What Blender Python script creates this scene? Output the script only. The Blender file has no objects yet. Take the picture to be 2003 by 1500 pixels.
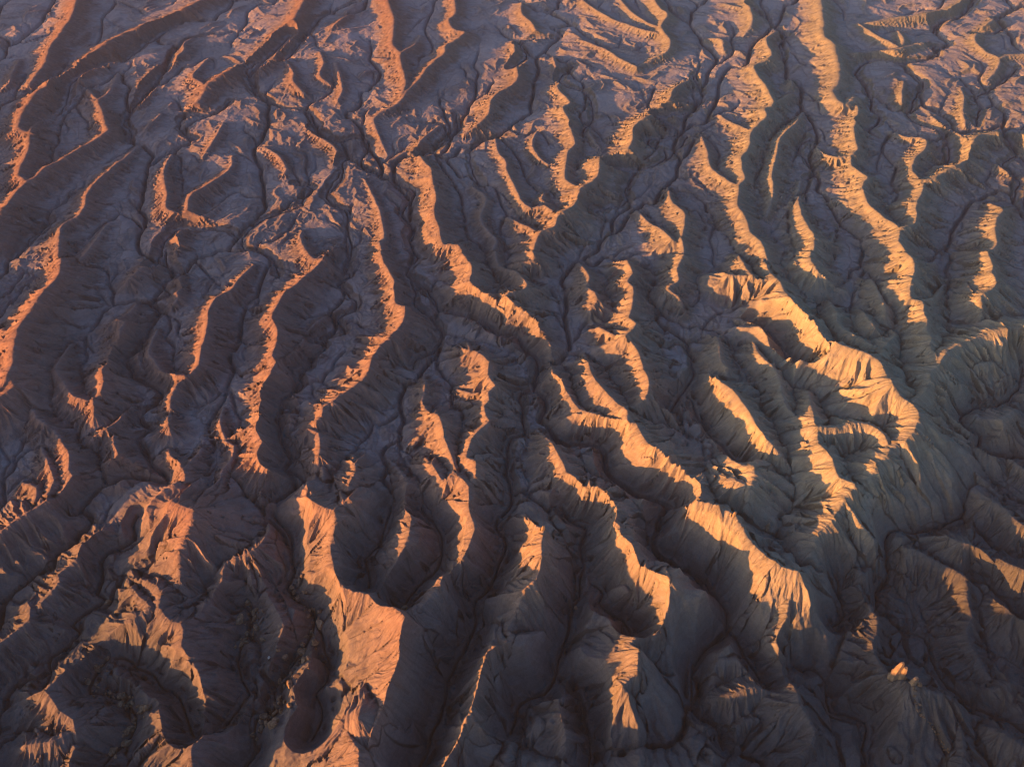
import bpy, math, heapq, random, time
import numpy as np
T0 = time.time()
rng = np.random.default_rng(7)

# ------------------------------------------------------------------ camera, sky, sun, exposure
CAM_H, PITCH, VFOV = 300.0, math.radians(42.0), math.radians(48.0)
IMG_W, IMG_H = 2003.0, 1500.0
ASPECT = 1024 / 766
TV = math.tan(VFOV / 2); TH = TV * ASPECT
SUN_EL, SUN_AZ = math.radians(5.6), math.radians(204.0)      # azimuth as an angle in the xy plane: 180 = from the left
sc = bpy.context.scene
cam_data = bpy.data.cameras.new('camera')
cam_data.sensor_fit = 'HORIZONTAL'
cam_data.angle = 2 * math.atan(TH)
cam_data.clip_start, cam_data.clip_end = 1.0, 30000.0
cam = bpy.data.objects.new('camera', cam_data)
sc.collection.objects.link(cam)
cam.location = (0, 0, CAM_H)
cam.rotation_euler = (math.radians(90) - PITCH, 0, 0)
sc.camera = cam

world = bpy.data.worlds.new('World'); sc.world = world; world.use_nodes = True
wn = world.node_tree.nodes; wl = world.node_tree.links
sky = wn.new('ShaderNodeTexSky'); sky.sky_type = 'NISHITA'; sky.sun_disc = False
sky.sun_elevation = SUN_EL
sky.sun_rotation = math.radians(90) - SUN_AZ
sky.air_density, sky.dust_density, sky.ozone_density = 1.0, 3.6, 3.4
wl.new(sky.outputs[0], wn['Background'].inputs[0])
wn['Background'].inputs[1].default_value = 0.12

sun_data = bpy.data.lights.new('sun', 'SUN')
sun_data.energy, sun_data.angle, sun_data.color = 5.0, math.radians(0.6), (1.0, 0.42, 0.10)
sun = bpy.data.objects.new('sun', sun_data); sc.collection.objects.link(sun)
from mathutils import Vector
SUN_DIR = Vector((math.cos(SUN_AZ) * math.cos(SUN_EL), math.sin(SUN_AZ) * math.cos(SUN_EL), math.sin(SUN_EL)))
sun.rotation_euler = SUN_DIR.to_track_quat('Z', 'Y').to_euler()
sc.view_settings.view_transform = 'Standard'; sc.view_settings.look = 'None'
sc.view_settings.gamma = 1.0; sc.view_settings.use_curve_mapping = False
sc.view_settings.exposure = 1.4
sc.cycles.filter_width = 1.1
sc.cycles.max_bounces = 4; sc.cycles.diffuse_bounces = 2; sc.cycles.glossy_bounces = 1; sc.cycles.volume_bounces = 0

# ------------------------------------------------------------------ survey of the place: ridge crests and washes
# each line in view was read from one of nine overlapping sheets of the photograph; a crest carries its heights above the valley
SHEET = {'A': (0, 0), 'B': (650, 0), 'C': (1303, 0), 'D': (0, 490), 'E': (650, 490), 'F': (1303, 490),
         'G': (0, 980), 'H': (650, 980), 'I': (1303, 980)}
SC = 700 / 2003.0
#RIDGES_BEGIN
RIDGES = [
 # sheet, heights, crest radius, steepness left/right of the line's direction (None = default), points
 ('A', [11,11,10,6], 3, None, "440,-40 400,85 330,190 280,260 250,350 215,400 160,470"),
 ('A', [4,6,3], 2, None, "110,330 70,400 50,460 0,500"),
 ('A', [10,12,13,13], 4, None, "1180,-30 1000,60 800,140 700,180 600,235 520,290 440,370 330,430 200,520 140,600 100,690 120,725 165,735"),
 ('A', [13,6,2], 2, None, "165,735 210,685 290,640"),
 ('A', [13,12,13,14], 3, None, "165,735 155,850 110,930 105,985 140,1010 60,1110 0,1190 -80,1290"),
 ('A', [3,8,11,11,13], 3, None, "660,400 640,460 600,520 550,560 570,620 590,700 600,730 520,780 420,840 340,890 250,940 190,990 140,1010"),
 ('A', [2,8], 2, None, "440,540 500,555 550,560"),
 ('A', [3,7,7], 2, None, "465,475 510,520 550,560"),
 ('A', [3,5,3], 2, None, "480,175 430,215 390,250"),
 ('A', [3,7], 2, None, "310,830 310,870 330,895"),
 ('A', [10,12,12,11,4], 4, None, "1720,-40 1640,110 1560,200 1490,250 1480,310 1340,370 1200,440 1160,480 1110,560 1020,640"),
 ('A', [2,6,9], 2, None, "1170,320 1080,420 1110,450 1160,480"),
 ('A', [2,8], 3, None, "1150,30 1000,60 880,110"),
 ('A', [3,7,7,7,3], 2, None, "1100,200 1030,235 1020,290 900,360 830,410 805,450 800,520 780,570 700,625"),
 ('A', [3,6,3], 2, None, "900,640 830,700 820,745"),
 ('A', [3,6,3], 2, None, "1250,690 1200,780 1130,880"),
 ('A', [3,8,8,8], 2, None, "960,860 920,940 920,1010 935,1090 930,1160 1000,1200 1040,1235"),
 ('A', [3,9,9,9,8], 2, None, "1300,870 1290,940 1200,1010 1110,1060 1060,1100 1050,1160 1030,1230 960,1310 920,1380 850,1450 800,1488 720,1560"),
 ('A', [2,8], 1.5, None, "1260,1130 1170,1190 1040,1240"),
 ('A', [3,9,9,9,11], 2, None, "770,810 700,880 560,990 490,1080 475,1140 440,1200 350,1250 330,1330 325,1440 340,1480"),
 ('A', [10,7,3], 2, None, "340,1480 440,1450 510,1380 600,1250"),
 ('A', [4,8,4], 2, None, "1600,340 1640,400 1640,450 1700,520"),
 ('A', [3,6,4], 2, None, "1880,350 1900,420 1915,500 1890,560"),
 ('A', [3,6,4], 2, None, "1480,820 1560,870 1605,940 1590,970"),
 ('A', [3,6,5,3], 2, None, "1700,690 1790,760 1880,830 1885,900"),
 ('A', [3,7,8,3], 2, None, "1690,1290 1680,1330 1720,1410 1770,1450 1830,1410 1890,1370"),
 ('A', [4,7,4], 2, None, "1790,290 1810,350 1790,420 1850,470"),
 ('A', [5,8,4], 2, None, "1960,80 1900,110 1850,160"),
 # B
 ('B', [10,10,9,8], 3, None, "300,-40 330,60 345,120 340,190 340,250 385,295"),
 ('B', [3,7], 2, None, "430,70 390,90 345,120"),
 ('B', [3,8,9,9,9], 2.5, None, "495,195 460,250 385,295 385,350 400,410 410,470 390,520"),
 ('B', [8,9,9,9,8,5,3], 2.5, None, "680,-30 690,60 650,110 680,160 740,185 640,250 620,300 540,370 480,450 420,510 360,580 240,650 245,720 290,830"),
 ('B', [6,8,5], 1.5, None, "1060,10 1060,70 1110,120 1140,170 1130,205"),
 ('B', [6,9,9,9,9,4], 1.5, None, "1020,225 1025,330 1040,430 1000,480 940,510 890,560 870,640 810,700 740,745"),
 ('B', [3,6,6,7,8], 1.5, None, "910,760 930,850 970,900 980,960 1030,1060 1060,1120 1110,1160"),
 ('B', [3,7,8,8,8,9], 1.5, None, "1240,310 1250,370 1280,450 1260,490 1330,570 1290,600 1330,680 1340,740 1360,800 1320,840 1310,900 1300,960 1310,1010 1390,1050"),
 ('B', [2,5,5,3], 1.5, None, "1150,720 1120,800 1150,870 1210,920"),
 ('B', [8,9,9,6,3], 1.5, None, "1790,-30 1830,40 1875,80 1840,150 1890,220 1875,285 1790,330 1700,370"),
 ('B', [6,6,7], 1.5, None, "1400,0 1540,90 1640,130 1760,170 1850,185"),
 ('B', [4,6,6], 1.5, None, "1600,-20 1680,70 1780,130 1840,150"),
 ('B', [3,5,6,5], 1.5, None, "1380,220 1500,260 1620,330 1700,370"),
 ('B', [3,11,12,13,13,13,14,13,11], 1.2, None, "2030,430 1920,490 1880,560 1780,640 1700,690 1680,770 1650,830 1550,880 1500,890 1480,990 1390,1055 1380,1100 1330,1170 1265,1205 1240,1270 1165,1300 1130,1380 1120,1440 1060,1490"),
 ('B', [4,9,12], 1.2, None, "1040,1090 1110,1160 1190,1150 1265,1205"),
 ('B', [4,9,12], 1.2, None, "980,1210 1050,1245 1100,1265 1165,1300"),
 ('B', [3,8], 1.2, None, "1510,850 1480,910 1470,960"),
 ('B', [4,7,4], 1.2, None, "1190,1070 1175,1110 1210,1140"),
 ('B', [4,6,6,6,6], 1.2, None, "790,1050 860,1110 830,1210 870,1290 920,1340 900,1400 940,1480 960,1530"),
 ('B', [3,6,9,11,12,12,12,12], 1.5, None, "610,690 490,790 490,870 550,940 560,1000 580,1100 570,1190 600,1280 620,1360 700,1370 740,1440 770,1488"),
 ('B', [2,6,7,7], 1.5, None, "180,1000 240,1120 270,1200 290,1330 260,1350 290,1430 310,1500"),
 ('B', [4,9,10,10,9], 1.2, None, "1880,1040 1900,1120 1970,1190 1970,1260 1950,1330 1900,1340"),
 ('B', [3,7,10], 1.2, None, "1690,1160 1760,1230 1850,1290 1900,1340"),
 ('B', [10,10,9], 1.2, None, "1950,1330 1970,1400 1930,1470 1930,1530"),
 ('B', [3,5,3], 1.2, None, "1410,690 1450,760 1500,830"),
 # C
 ('C', [8,9,4], 2, None, "440,-40 475,60 480,130 440,190"),
 ('C', [4,9,9,11,11,11,10,11,11,11,11], 1.5, None, "630,165 560,215 590,310 500,360 500,400 540,450 570,500 600,575 550,610 560,650 480,730 460,830 420,880 430,960 440,1000 410,1030 405,1090 400,1150 450,1220 470,1290 530,1350 560,1430 590,1500"),
 ('C', [11,8,4], 1.5, None, "600,575 700,525 735,530"),
 ('C', [4,7,3], 1, None, "705,435 705,475 710,500"),
 ('C', [3,9,9,9,8,4], 1, None, "770,620 720,690 640,770 620,850 600,930 590,990 600,1060 580,1150 560,1210"),
 ('C', [3,8,10,12,12], 1.2, None, "750,1010 740,1110 760,1200 800,1280 830,1335 820,1430 812,1500"),
 ('C', [3,8,11], 1.2, None, "945,1300 920,1345 830,1335"),
 ('C', [10,11,12,11,10,8], 4, None, "860,-40 880,120 880,190 940,250 960,330 970,400 960,470 930,490 960,560 1010,580 1062,540"),
 ('C', [3,10,10,10,10], 1.2, None, "1062,535 1075,640 1055,700 1055,770 1075,830 1030,870"),
 ('C', [3,8,10,13,13,14,14,14], 1.2, None, "830,800 880,850 960,880 1030,870 1045,930 1125,985 1100,1030 1130,1120 1200,1190 1270,1240 1310,1282 1300,1350 1350,1420 1390,1500"),
 ('C', [3,9], 1.2, None, "900,1110 1000,1120 1130,1150"),
 ('C', [4,8,8,9,11,13,14], 1.2, None, "1280,730 1340,760 1450,770 1450,830 1390,890 1380,960 1430,1005 1440,1050 1400,1150 1405,1210 1385,1255 1310,1282"),
 ('C', [11,11,11,10], 1.2, None, "1430,1005 1500,1000 1570,950 1640,920 1680,850 1720,790 1760,750 1870,735 2060,740"),
 ('C', [3,7,10], 1.5, None, "1490,650 1580,720 1700,780 1720,790"),
 ('C', [3,6,6,3], 1.5, None, "1650,490 1670,560 1660,620 1680,700"),
 ('C', [6,7,6,5,3], 2, None, "1850,90 1730,200 1780,280 1860,325 1850,390 1790,450"),
 ('C', [6,6,7], 2, None, "1860,325 1930,305 2050,300"),
 ('C', [4,8,9,9,7], 2, None, "1080,135 1180,120 1300,95 1500,70 1640,20 1720,-30"),
 ('C', [6,7,7,6], 2, None, "1080,130 1180,200 1240,225 1300,260 1260,282"),
 ('C', [4,8,8,7,4], 2, None, "990,300 1100,292 1260,280 1400,245 1500,232"),
 ('C', [3,10,11,11,11,11], 1.2, None, "1790,1130 1885,1165 1850,1220 1840,1290 1850,1370 1800,1420 1820,1500"),
 ('C', [3,11], 1.2, None, "1945,1155 1910,1165 1885,1165"),
 ('C', [3,6,3], 1.5, None, "1850,920 1900,950 1960,995"),
 ('C', [3,7,8,10], 1.5, None, "190,740 230,850 250,930 330,1000 405,1032"),
 ('C', [3,6,9], 1.5, None, "300,640 380,690 480,725"),
 ('C', [4,7,4], 2, None, "1300,170 1330,220 1310,280"),
 ('C', [4,6,4], 1.2, None, "1330,450 1320,520 1320,580"),
 ('C', [4,6,4], 2, None, "330,20 420,40 480,60"),
 ('C', [4,6,3], 2, None, "240,210 310,220 320,280"),
 # D
 ('D', [11,13,13,14,14,13], 3.5, None, "340,40 320,140 230,250 150,360 100,450 80,530 60,640 40,700 70,750 10,800 -60,860"),
 ('D', [3,6,10], 2, None, "490,-10 420,40 345,75"),
 ('D', [3,9,9,10,10,9,8,3], 1.2, None, "790,270 720,340 650,380 700,390 665,430 680,500 640,590 570,670 580,700 560,790 520,830 440,820 390,790 330,700 305,660 350,590 395,520"),
 ('D', [10,8,3], 1.2, None, "520,830 525,900 500,985"),
 ('D', [8,3], 1.2, None, "440,825 380,900"),
 ('D', [3,5,3], 1.2, None, "900,-5 850,70 860,140"),
 ('D', [3,6,3], 1.2, None, "1012,130 985,200 995,260 970,300"),
 ('D', [3,5,5,7,9], 1, None, "880,440 830,560 860,610 910,680 1030,700"),
 ('D', [3,7,8,9,9,9,5], 1.2, None, "1420,80 1330,160 1290,220 1210,260 1170,330 1160,410 1140,510 1120,570 1110,640 1060,690 990,740 960,800 950,880"),
 ('D', [4,7,4], 1.2, None, "945,920 940,980 910,1040"),
 ('D', [3,8,9,9,9], 1.2, None, "935,1100 970,1180 1020,1220 1030,1290 960,1370 920,1395"),
 ('D', [8,9,10,10,10,10,10,11,11,5], 1.2, None, "1870,-5 1790,60 1680,170 1590,240 1550,310 1520,380 1550,430 1550,500 1520,590 1545,620 1510,700 1500,800 1490,900 1440,980 1470,1060 1445,1140 1500,1200 1500,1290 1465,1390"),
 ('D', [10,8,7,3], 0.8, None, "1545,620 1620,580 1670,550 1700,480"),
 ('D', [3,5,3], 1, None, "1840,350 1770,400 1740,430"),
 ('D', [4,7,6,3], 1.2, None, "120,840 190,900 200,940 260,970 190,1050"),
 ('D', [4,8,9,9,8], 1.2, None, "305,1010 350,1080 390,1150 380,1230 405,1260 350,1360 280,1410"),
 ('D', [3,7,7], 1.2, None, "235,1100 270,1200 300,1290 260,1380"),
 ('D', [3,7,7], 1.2, None, "130,1300 200,1330 180,1450"),
 ('D', [4,8,8,4], 1.2, None, "640,1005 635,1080 655,1130 650,1200 600,1275"),
 ('D', [3,5,8], 1, None, "740,870 660,950 600,990"),
 ('D', [8,6,3], 1, None, "600,990 540,1030 470,1100"),
 ('D', [2,5,3], 1, None, "1245,880 1230,960 1260,1050"),
 ('D', [3,6,7,9], 1, None, "1130,1100 1080,1160 1020,1220"),
 ('D', [3,6,6,9,11,12], 0.9, None, "1250,1060 1310,1090 1290,1170 1240,1230 1225,1340 1150,1390 1060,1445 1000,1470"),
 ('D', [11,11,11,10,10], 0.9, None, "2010,735 1930,790 1870,840 1810,880 1800,930 1770,955"),
 ('D', [4,8,9,9,5], 1.2, None, "1680,930 1760,960 1735,1000 1785,1020 1785,1140 1720,1205"),
 ('D', [6,7,10,14], 1, None, "1800,1200 1810,1300 1740,1340 1700,1400 1720,1430"),
 ('D', [4,11,13,14,14], 1, None, "1975,1140 1990,1240 1950,1310 1950,1380 1880,1430 1860,1488"),
 # E
 ('E', [8,9,11,11,11,11], 1, None, "270,0 290,60 310,100 345,160 355,230 350,290 408,312 380,420 300,500 240,560 190,690 100,770 0,855"),
 ('E', [12,12,13,13,13,13,12,10,5], 1.2, None, "730,10 780,90 772,185 850,240 940,280 970,262 1050,340 1110,370 1110,420 1160,520 1165,600"),
 ('E', [13,11,10,9,7,6], 1, None, "970,262 990,235 1060,225 1090,200 1080,160 1020,110 960,100 920,60 910,0"),
 ('E', [11,10,8], 1, None, "1120,0 1125,45 1020,72"),
 ('E', [3,8,9,9,11,12,14,17,20,20,21], 1.5, None, "1210,548 1195,620 1260,720 1310,780 1350,840 1380,880 1440,910 1560,940 1650,950 1700,980 1750,1060 1830,1160 1870,1210 1950,1270 2010,1350"),
 ('E', [3,11,11,12,13,15], 0.9, None, "1410,575 1440,640 1460,700 1490,750 1550,810 1600,860 1650,900 1650,950"),
 ('E', [6,10,12,13,13,12,12], 0.9, None, "1500,430 1530,450 1580,470 1650,490 1710,550 1735,640 1765,720 1770,780 1740,840 1700,868 1600,860"),
 ('E', [12,10,10,9,9,9], 0.9, None, "1640,480 1690,440 1700,410 1660,370 1680,300 1685,200 1650,170 1680,130 1650,50"),
 ('E', [3,7,8,8,8,6], 1.2, None, "1380,60 1440,150 1420,190 1470,230 1485,270 1450,320"),
 ('E', [10,9,8,4], 1, None, "1970,20 1930,100 1940,160 1880,210 1940,260 1975,335"),
 ('E', [3,9,10,11,11,11,11,11,11,13,13], 1, None, "670,535 760,550 830,580 880,625 870,700 915,750 870,785 875,830 850,860 860,920 882,960 820,1010 780,1060 760,1110 750,1160 800,1190 802,1270 770,1295"),
 ('E', [4,10], 0.8, None, "758,510 770,550"),
 ('E', [3,8], 1, None, "700,770 780,800 870,785"),
 ('E', [3,8], 1, None, "720,840 790,850 850,860"),
 ('E', [3,10,10,10,11,13], 1, None, "500,845 530,890 600,930 620,1010 640,1080 670,1150 690,1210 740,1270 770,1295"),
 ('E', [3,10,13,14,15,16], 1, None, "480,1120 560,1200 610,1270 640,1280 700,1260 760,1320 765,1380 770,1500"),
 ('E', [3,11,12,13,15,18,19], 1, None, "1150,1000 1220,1060 1250,1110 1290,1180 1310,1230 1350,1280 1390,1320 1490,1330 1530,1400 1560,1500"),
 ('E', [3,7,9,11,11], 1.2, None, "330,1180 420,1300 430,1400 440,1500"),
 ('E', [3,6,4], 1.2, None, "510,700 520,760 500,840"),
 # F
 ('F', [12,13,12,5], 1.5, None, "812,0 812,60 840,110 862,180"),
 ('F', [11,11,12,14,19,20,20,20,20,20,19,18,18], 1.8, None, "350,130 450,140 530,160 620,155 650,200 690,270 750,350 840,450 930,510 1000,540 1100,580 1190,620 1230,680 1260,770 1310,820 1380,860 1410,910 1390,1010 1340,1065"),
 ('F', [4,10,14], 1, None, "520,-5 560,80 620,155"),
 ('F', [4,9,11], 1, None, "400,20 440,80 480,145"),
 ('F', [3,8,4], 1.2, None, "480,330 560,360 640,380"),
 ('F', [4,10,12,13,14,16], 1, None, "900,260 950,350 960,400 1030,450 1100,490 1180,550 1215,560 1190,620"),
 ('F', [4,9,11,11,6], 1, None, "1075,315 1120,370 1170,430 1160,475"),
 ('F', [6,8,9,10,6], 1, None, "1150,160 1190,210 1215,290 1230,350 1160,390"),
 ('F', [14,14,13,13,14,15,16,17,17,18], 1.2, None, "1350,0 1392,90 1370,180 1372,262 1440,275 1440,330 1462,380 1460,440 1480,500 1475,530 1520,600 1532,640 1480,680 1472,740 1430,810 1375,855"),
 ('F', [13,9,4], 1, None, "1440,268 1500,262 1550,190"),
 ('F', [17,16,15,16,17], 1.5, None, "1532,630 1580,560 1650,520 1760,480 1800,470 1870,450 2060,420"),
 ('F', [9,13,15], 1, None, "1290,470 1240,520 1205,560"),
 ('F', [11,12,12,12,8], 1, None, "1800,0 1830,80 1820,130 1850,170 1820,220 1760,260 1772,330 1760,375"),
 ('F', [3,9,11], 1, None, "1665,145 1700,200 1760,255"),
 ('F', [4,14,15,15,15,14,12,8], 1, None, "170,680 240,710 340,750 400,810 440,870 490,950 530,1020 600,1090 650,1150 705,1225"),
 ('F', [6,8,9,9,4], 1, None, "290,480 300,560 310,620 342,650 340,700 320,740"),
 ('F', [5,13,15,16,17,17,18,18,16], 1, None, "775,735 800,800 820,900 830,960 850,1000 862,1080 930,1170 940,1230 970,1280 1055,1322 1000,1390 955,1455"),
 ('F', [4,8,9,10,11,12], 1, None, "480,430 520,580 590,640 640,740 660,850 780,960"),
 ('F', [4,7,9,10,10], 1, None, "750,640 880,720 980,790 1060,860 1080,960"),
 ('F', [16,15,14,14,16,17], 1.5, None, "850,985 950,992 1080,975 1180,1005 1250,1080 1240,1150"),
 ('F', [4,11,14], 1, None, "1068,870 1085,930 1080,975"),
 ('F', [9,13,14], 1, None, "1205,945 1225,990 1190,1005"),
 ('F', [6,12,15], 1, None, "1095,1095 1145,1150 1165,1205"),
 ('F', [18,17,17,17,18], 1.5, None, "1340,1065 1260,1100 1240,1150 1170,1205 1150,1260 1055,1322"),
 ('F', [14,17,17,15,12], 2, (0.7,1.3), "420,1200 490,1230 470,1330 460,1400 470,1475"),
 ('F', [13,16,16], 2, None, "290,1260 390,1290 470,1330"),
 ('F', [7,9,10,10], 1.5, None, "1600,700 1680,650 1760,635 1830,620"),
 ('F', [4,8,8,5], 1.5, None, "1480,1100 1540,1150 1590,1220 1560,1260"),
 ('F', [4,9,8], 1.5, None, "1700,1000 1780,1060 1830,1010 1950,900"),
 ('F', [3,4,5,5], 1.2, None, "1640,1180 1730,1235 1850,1350 1900,1430 2030,1490"),
 ('F', [3,5,5], 1.2, None, "1880,1100 1950,1180 2040,1240"),
 ('F', [4,8,9], 1.2, None, "1850,760 1930,720 2040,700"),
 # G
 ('G', [9,10,10,9], 0.8, None, "-60,230 0,180 80,110 160,60 260,0"),
 ('G', [12,16,16,15,14,12,9], 1.2, None, "920,0 1000,30 1080,60 1080,110 1040,190 1000,270 1002,420 970,495"),
 ('G', [15,8,5], 1, None, "1085,115 1250,100 1450,95"),
 ('G', [12,10,9], 0.8, None, "1010,40 1080,20 1140,-5"),
 ('G', [6,9,9,8,9,9,10,12], 0.8, None, "1530,120 1440,260 1350,310 1260,340 1242,400 1240,480 1190,550 1150,570 1130,620 1080,670 1010,690"),
 ('G', [5,9,12,12,13,14,13,12,8], 1.2, None, "750,430 870,470 905,520 885,590 960,680 1010,690 1025,770 1010,850 980,960 930,1035"),
 ('G', [5,12,12,12,12], 1.2, None, "1085,830 1080,900 1102,960 1095,1030 1060,1100 990,1160"),
 ('G', [12,13,13,13,10,6], 1.2, None, "990,1155 1000,1250 1080,1335 1160,1310 1168,1250 1110,1215"),
 ('G', [13,12,12], 1.2, None, "1090,1335 1070,1390 1080,1500"),
 ('G', [6,8,8,8,8], 1, None, "560,170 490,240 440,310 320,410 330,450 220,570"),
 ('G', [6,8,8,8,8], 1, None, "150,570 172,600 160,660 60,740 0,790 -60,830"),
 ('G', [5,8,9,10,10,9,5], 1, None, "620,780 540,830 490,880 400,950 320,1000 250,1060 300,1120 330,1170 405,1225 420,1285 540,1210 595,1145"),
 ('G', [9,10,8], 1, None, "415,1285 300,1340 150,1370"),
 ('G', [8,10,10], 1, None, "380,1320 418,1380 412,1500"),
 ('G', [4,7,7,4], 0.8, None, "655,925 640,990 712,1010 690,1070"),
 ('G', [6,8,9,8,6], 1, None, "1500,535 1570,650 1592,750 1600,850 1560,960"),
 ('G', [4,7,4], 0.8, None, "1480,1010 1460,1080 1420,1145"),
 ('G', [4,7,7,4], 0.8, None, "1390,1030 1330,1100 1240,1200 1170,1270"),
 ('G', [4,7,4], 0.8, None, "1725,945 1690,1035 1650,1080"),
 ('G', [4,6,4], 0.8, None, "1650,1170 1720,1260 1740,1310"),
 ('G', [14,16,16,15,15,15,16,18], 1.2, None, "1720,-10 1810,40 1870,60 1872,180 1845,240 1860,330 1880,430 1900,500 1970,475"),
 ('G', [15,14], 1, None, "1950,-5 1900,25 1850,55"),
 ('G', [5,10,12,10], 1.2, None, "720,460 780,540 840,600 700,690"),
 ('G', [4,8,10], 1, None, "1640,1420 1700,1440 1760,1500"),
 ('G', [22,16,11,6], 3, (0.5,0.5), "2000,1220 1850,1270 1720,1310 1570,1370"),
 ('G', [19,13,7], 3, (0.5,0.5), "2003,1390 1810,1415 1620,1450"),
 # H
 ('H', [18,20,22,24,26,27,28,28,28,27,25,24,22], 0.7, (2.2,0.84), "20,460 60,450 110,490 200,500 280,530 310,580 390,640 440,700 480,800 470,890 430,960 420,1060 370,1120 300,1150 250,1200 230,1290 195,1360"),
 ('H', [16,20,22,22], 1, (1.6,0.7), "50,1250 120,1355 152,1400 140,1520"),
 ('H', [16,16,16,16,17,17,18,22], 1, None, "770,0 782,80 797,150 780,210 772,280 770,360 725,390 680,402 600,470 550,530 490,590 400,660"),
 ('H', [11,12,12,12,13,12], 1, None, "420,0 440,70 432,200 400,260 370,330 350,410 310,480 265,505"),
 ('H', [10,20,22,22,22,22,21,19,16,15], 0.7, (1.3,0.85), "1085,90 1130,125 1185,145 1172,240 1168,310 1182,370 1140,440 1072,500 1040,590 1010,650 985,720"),
 ('H', [16,24,22,22,22,22,20,18,17,15], 0.6, (2.2,0.8), "985,720 1012,745 980,800 930,868 890,880 870,930 840,970 852,1020 830,1090 812,1190 725,1225 700,1300 620,1430 580,1560 560,1700 620,1850"),
 ('H', [17,26,26,22,12], 0.6, (2.2,1.3), "470,690 500,695 530,705 520,780 500,840"),
 ('H', [14,22,12], 1, (1.8,1.5), "530,705 590,760 640,880"),
 ('H', [19,19,20,21,21,22,23,24,24], 1, None, "1560,80 1612,130 1612,185 1650,250 1690,320 1705,395 1752,382 1810,412 1885,435"),
 ('H', [24,23,21,20,19,18,18,18,18], 0.7, (1.5,0.75), "1885,435 1840,500 1830,560 1822,640 1810,705 1740,730 1690,765 1662,805 1645,860"),
 ('H', [15,20,20,18,18,16,14,11], 0.6, (2.2,0.75), "1640,870 1712,840 1705,960 1680,990 1625,1040 1662,1080 1650,1150 1545,1205"),
 ('H', [8,12,13,13,10,7], 1.5, None, "1180,1110 1300,1130 1330,1200 1372,1290 1375,1400 1340,1470"),
 ('H', [6,10,10,8], 1.5, None, "1010,1250 1080,1260 1180,1240 1330,1240"),
 ('H', [4,8,8,10], 1.2, None, "1050,1420 1130,1440 1230,1470 1300,1530"),
 ('H', [5,8,9,7], 1.2, None, "940,280 900,320 1000,290 1100,260"),
 ('H', [4,7,6], 1.2, None, "1480,560 1580,600 1640,700"),
 # unseen ridge added below the frame to keep the lower-right ground in shade
 ('H', [22,26,26,25,23,20], 1, None, "750,1990 1000,1900 1300,1870 1700,1880 2200,1920 2700,1990"),
 # I
 ('I', [20,21,21,21,20,20,20,20], 1.2, (1.3,0.66), "130,-5 210,10 290,40 380,80 430,140 460,200 530,280 610,350 660,380 742,405"),
 ('I', [19,16,15,14,13,12,9], 0.7, (1.5,0.66), "742,405 705,510 680,600 670,700 640,830 635,950 680,1020"),
 ('I', [10,14,15,15,14,11], 0.8, (1.6,0.66), "660,1080 722,1030 750,1140 802,1215 837,1290 812,1360 760,1440"),
 ('I', [16,17,16,15,14,16], 1.2, (0.9,0.66), "990,10 920,120 845,180 822,250 832,330 760,400"),
 ('I', [5,7,8,8,7,6,6,6,5], 1, (0.9,0.6), "1230,240 1270,270 1400,280 1540,350 1672,430 1682,540 1712,650 1682,720 1700,800 1780,930 1860,1030 1920,1090"),
 ('I', [5,9,11,9,5], 1, None, "1480,140 1530,180 1650,240 1752,260 1740,320 1720,450"),
 ('I', [7,7,7], 1, None, "1820,0 1890,40 1950,100 2060,170"),
 ('I', [5,8,9,10,12,14,16,17,15,12,9,8,7,6], 0.8, (1.0,0.6), "1060,430 1090,460 1100,560 1182,640 1186,740 1160,790 1172,850 1212,920 1250,960 1360,1020 1480,1070 1600,1105 1595,1160 1640,1250 1662,1330 1665,1430 1640,1520"),
 ('I', [14,13,12,7], 1, (1.4,0.6), "1360,1055 1200,1100 1110,1135 1040,1180"),
 ('I', [3,7,8,5], 1.2, None, "960,340 1060,390 1150,420 1220,400"),
 ('I', [3,7,8,6], 1.2, None, "920,640 1000,660 1080,680 1180,740"),
 ('I', [3,6,7,5], 1.2, None, "700,930 780,890 860,910 900,960"),
 ('I', [4,8,7], 1.2, None, "1640,1080 1720,1110 1920,1020"),
 ('I', [4,8,7], 1.2, None, "1700,1290 1800,1270 1940,1330 2030,1400"),
 ('I', [3,7,6], 1.2, None, "40,1330 90,1230 200,1170 280,1260"),
 ('I', [4,9,9], 1.2, None, "180,1150 330,1100 500,1050 660,1080"),
 ('I', [4,8,8], 1.2, None, "330,1300 500,1220 700,1250 837,1290"),
 ('I', [3,6,6], 1.2, None, "1130,1440 1200,1330 1300,1410"),
 ('I', [4,8,9], 1.2, None, "1800,540 1900,600 2040,640"),
 ('I', [4,8,9], 1.2, None, "1760,300 1880,330 2040,400"),
 ('I', [3,8,9], 1.2, None, "20,1100 100,1000 250,900 420,880"),
]
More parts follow.
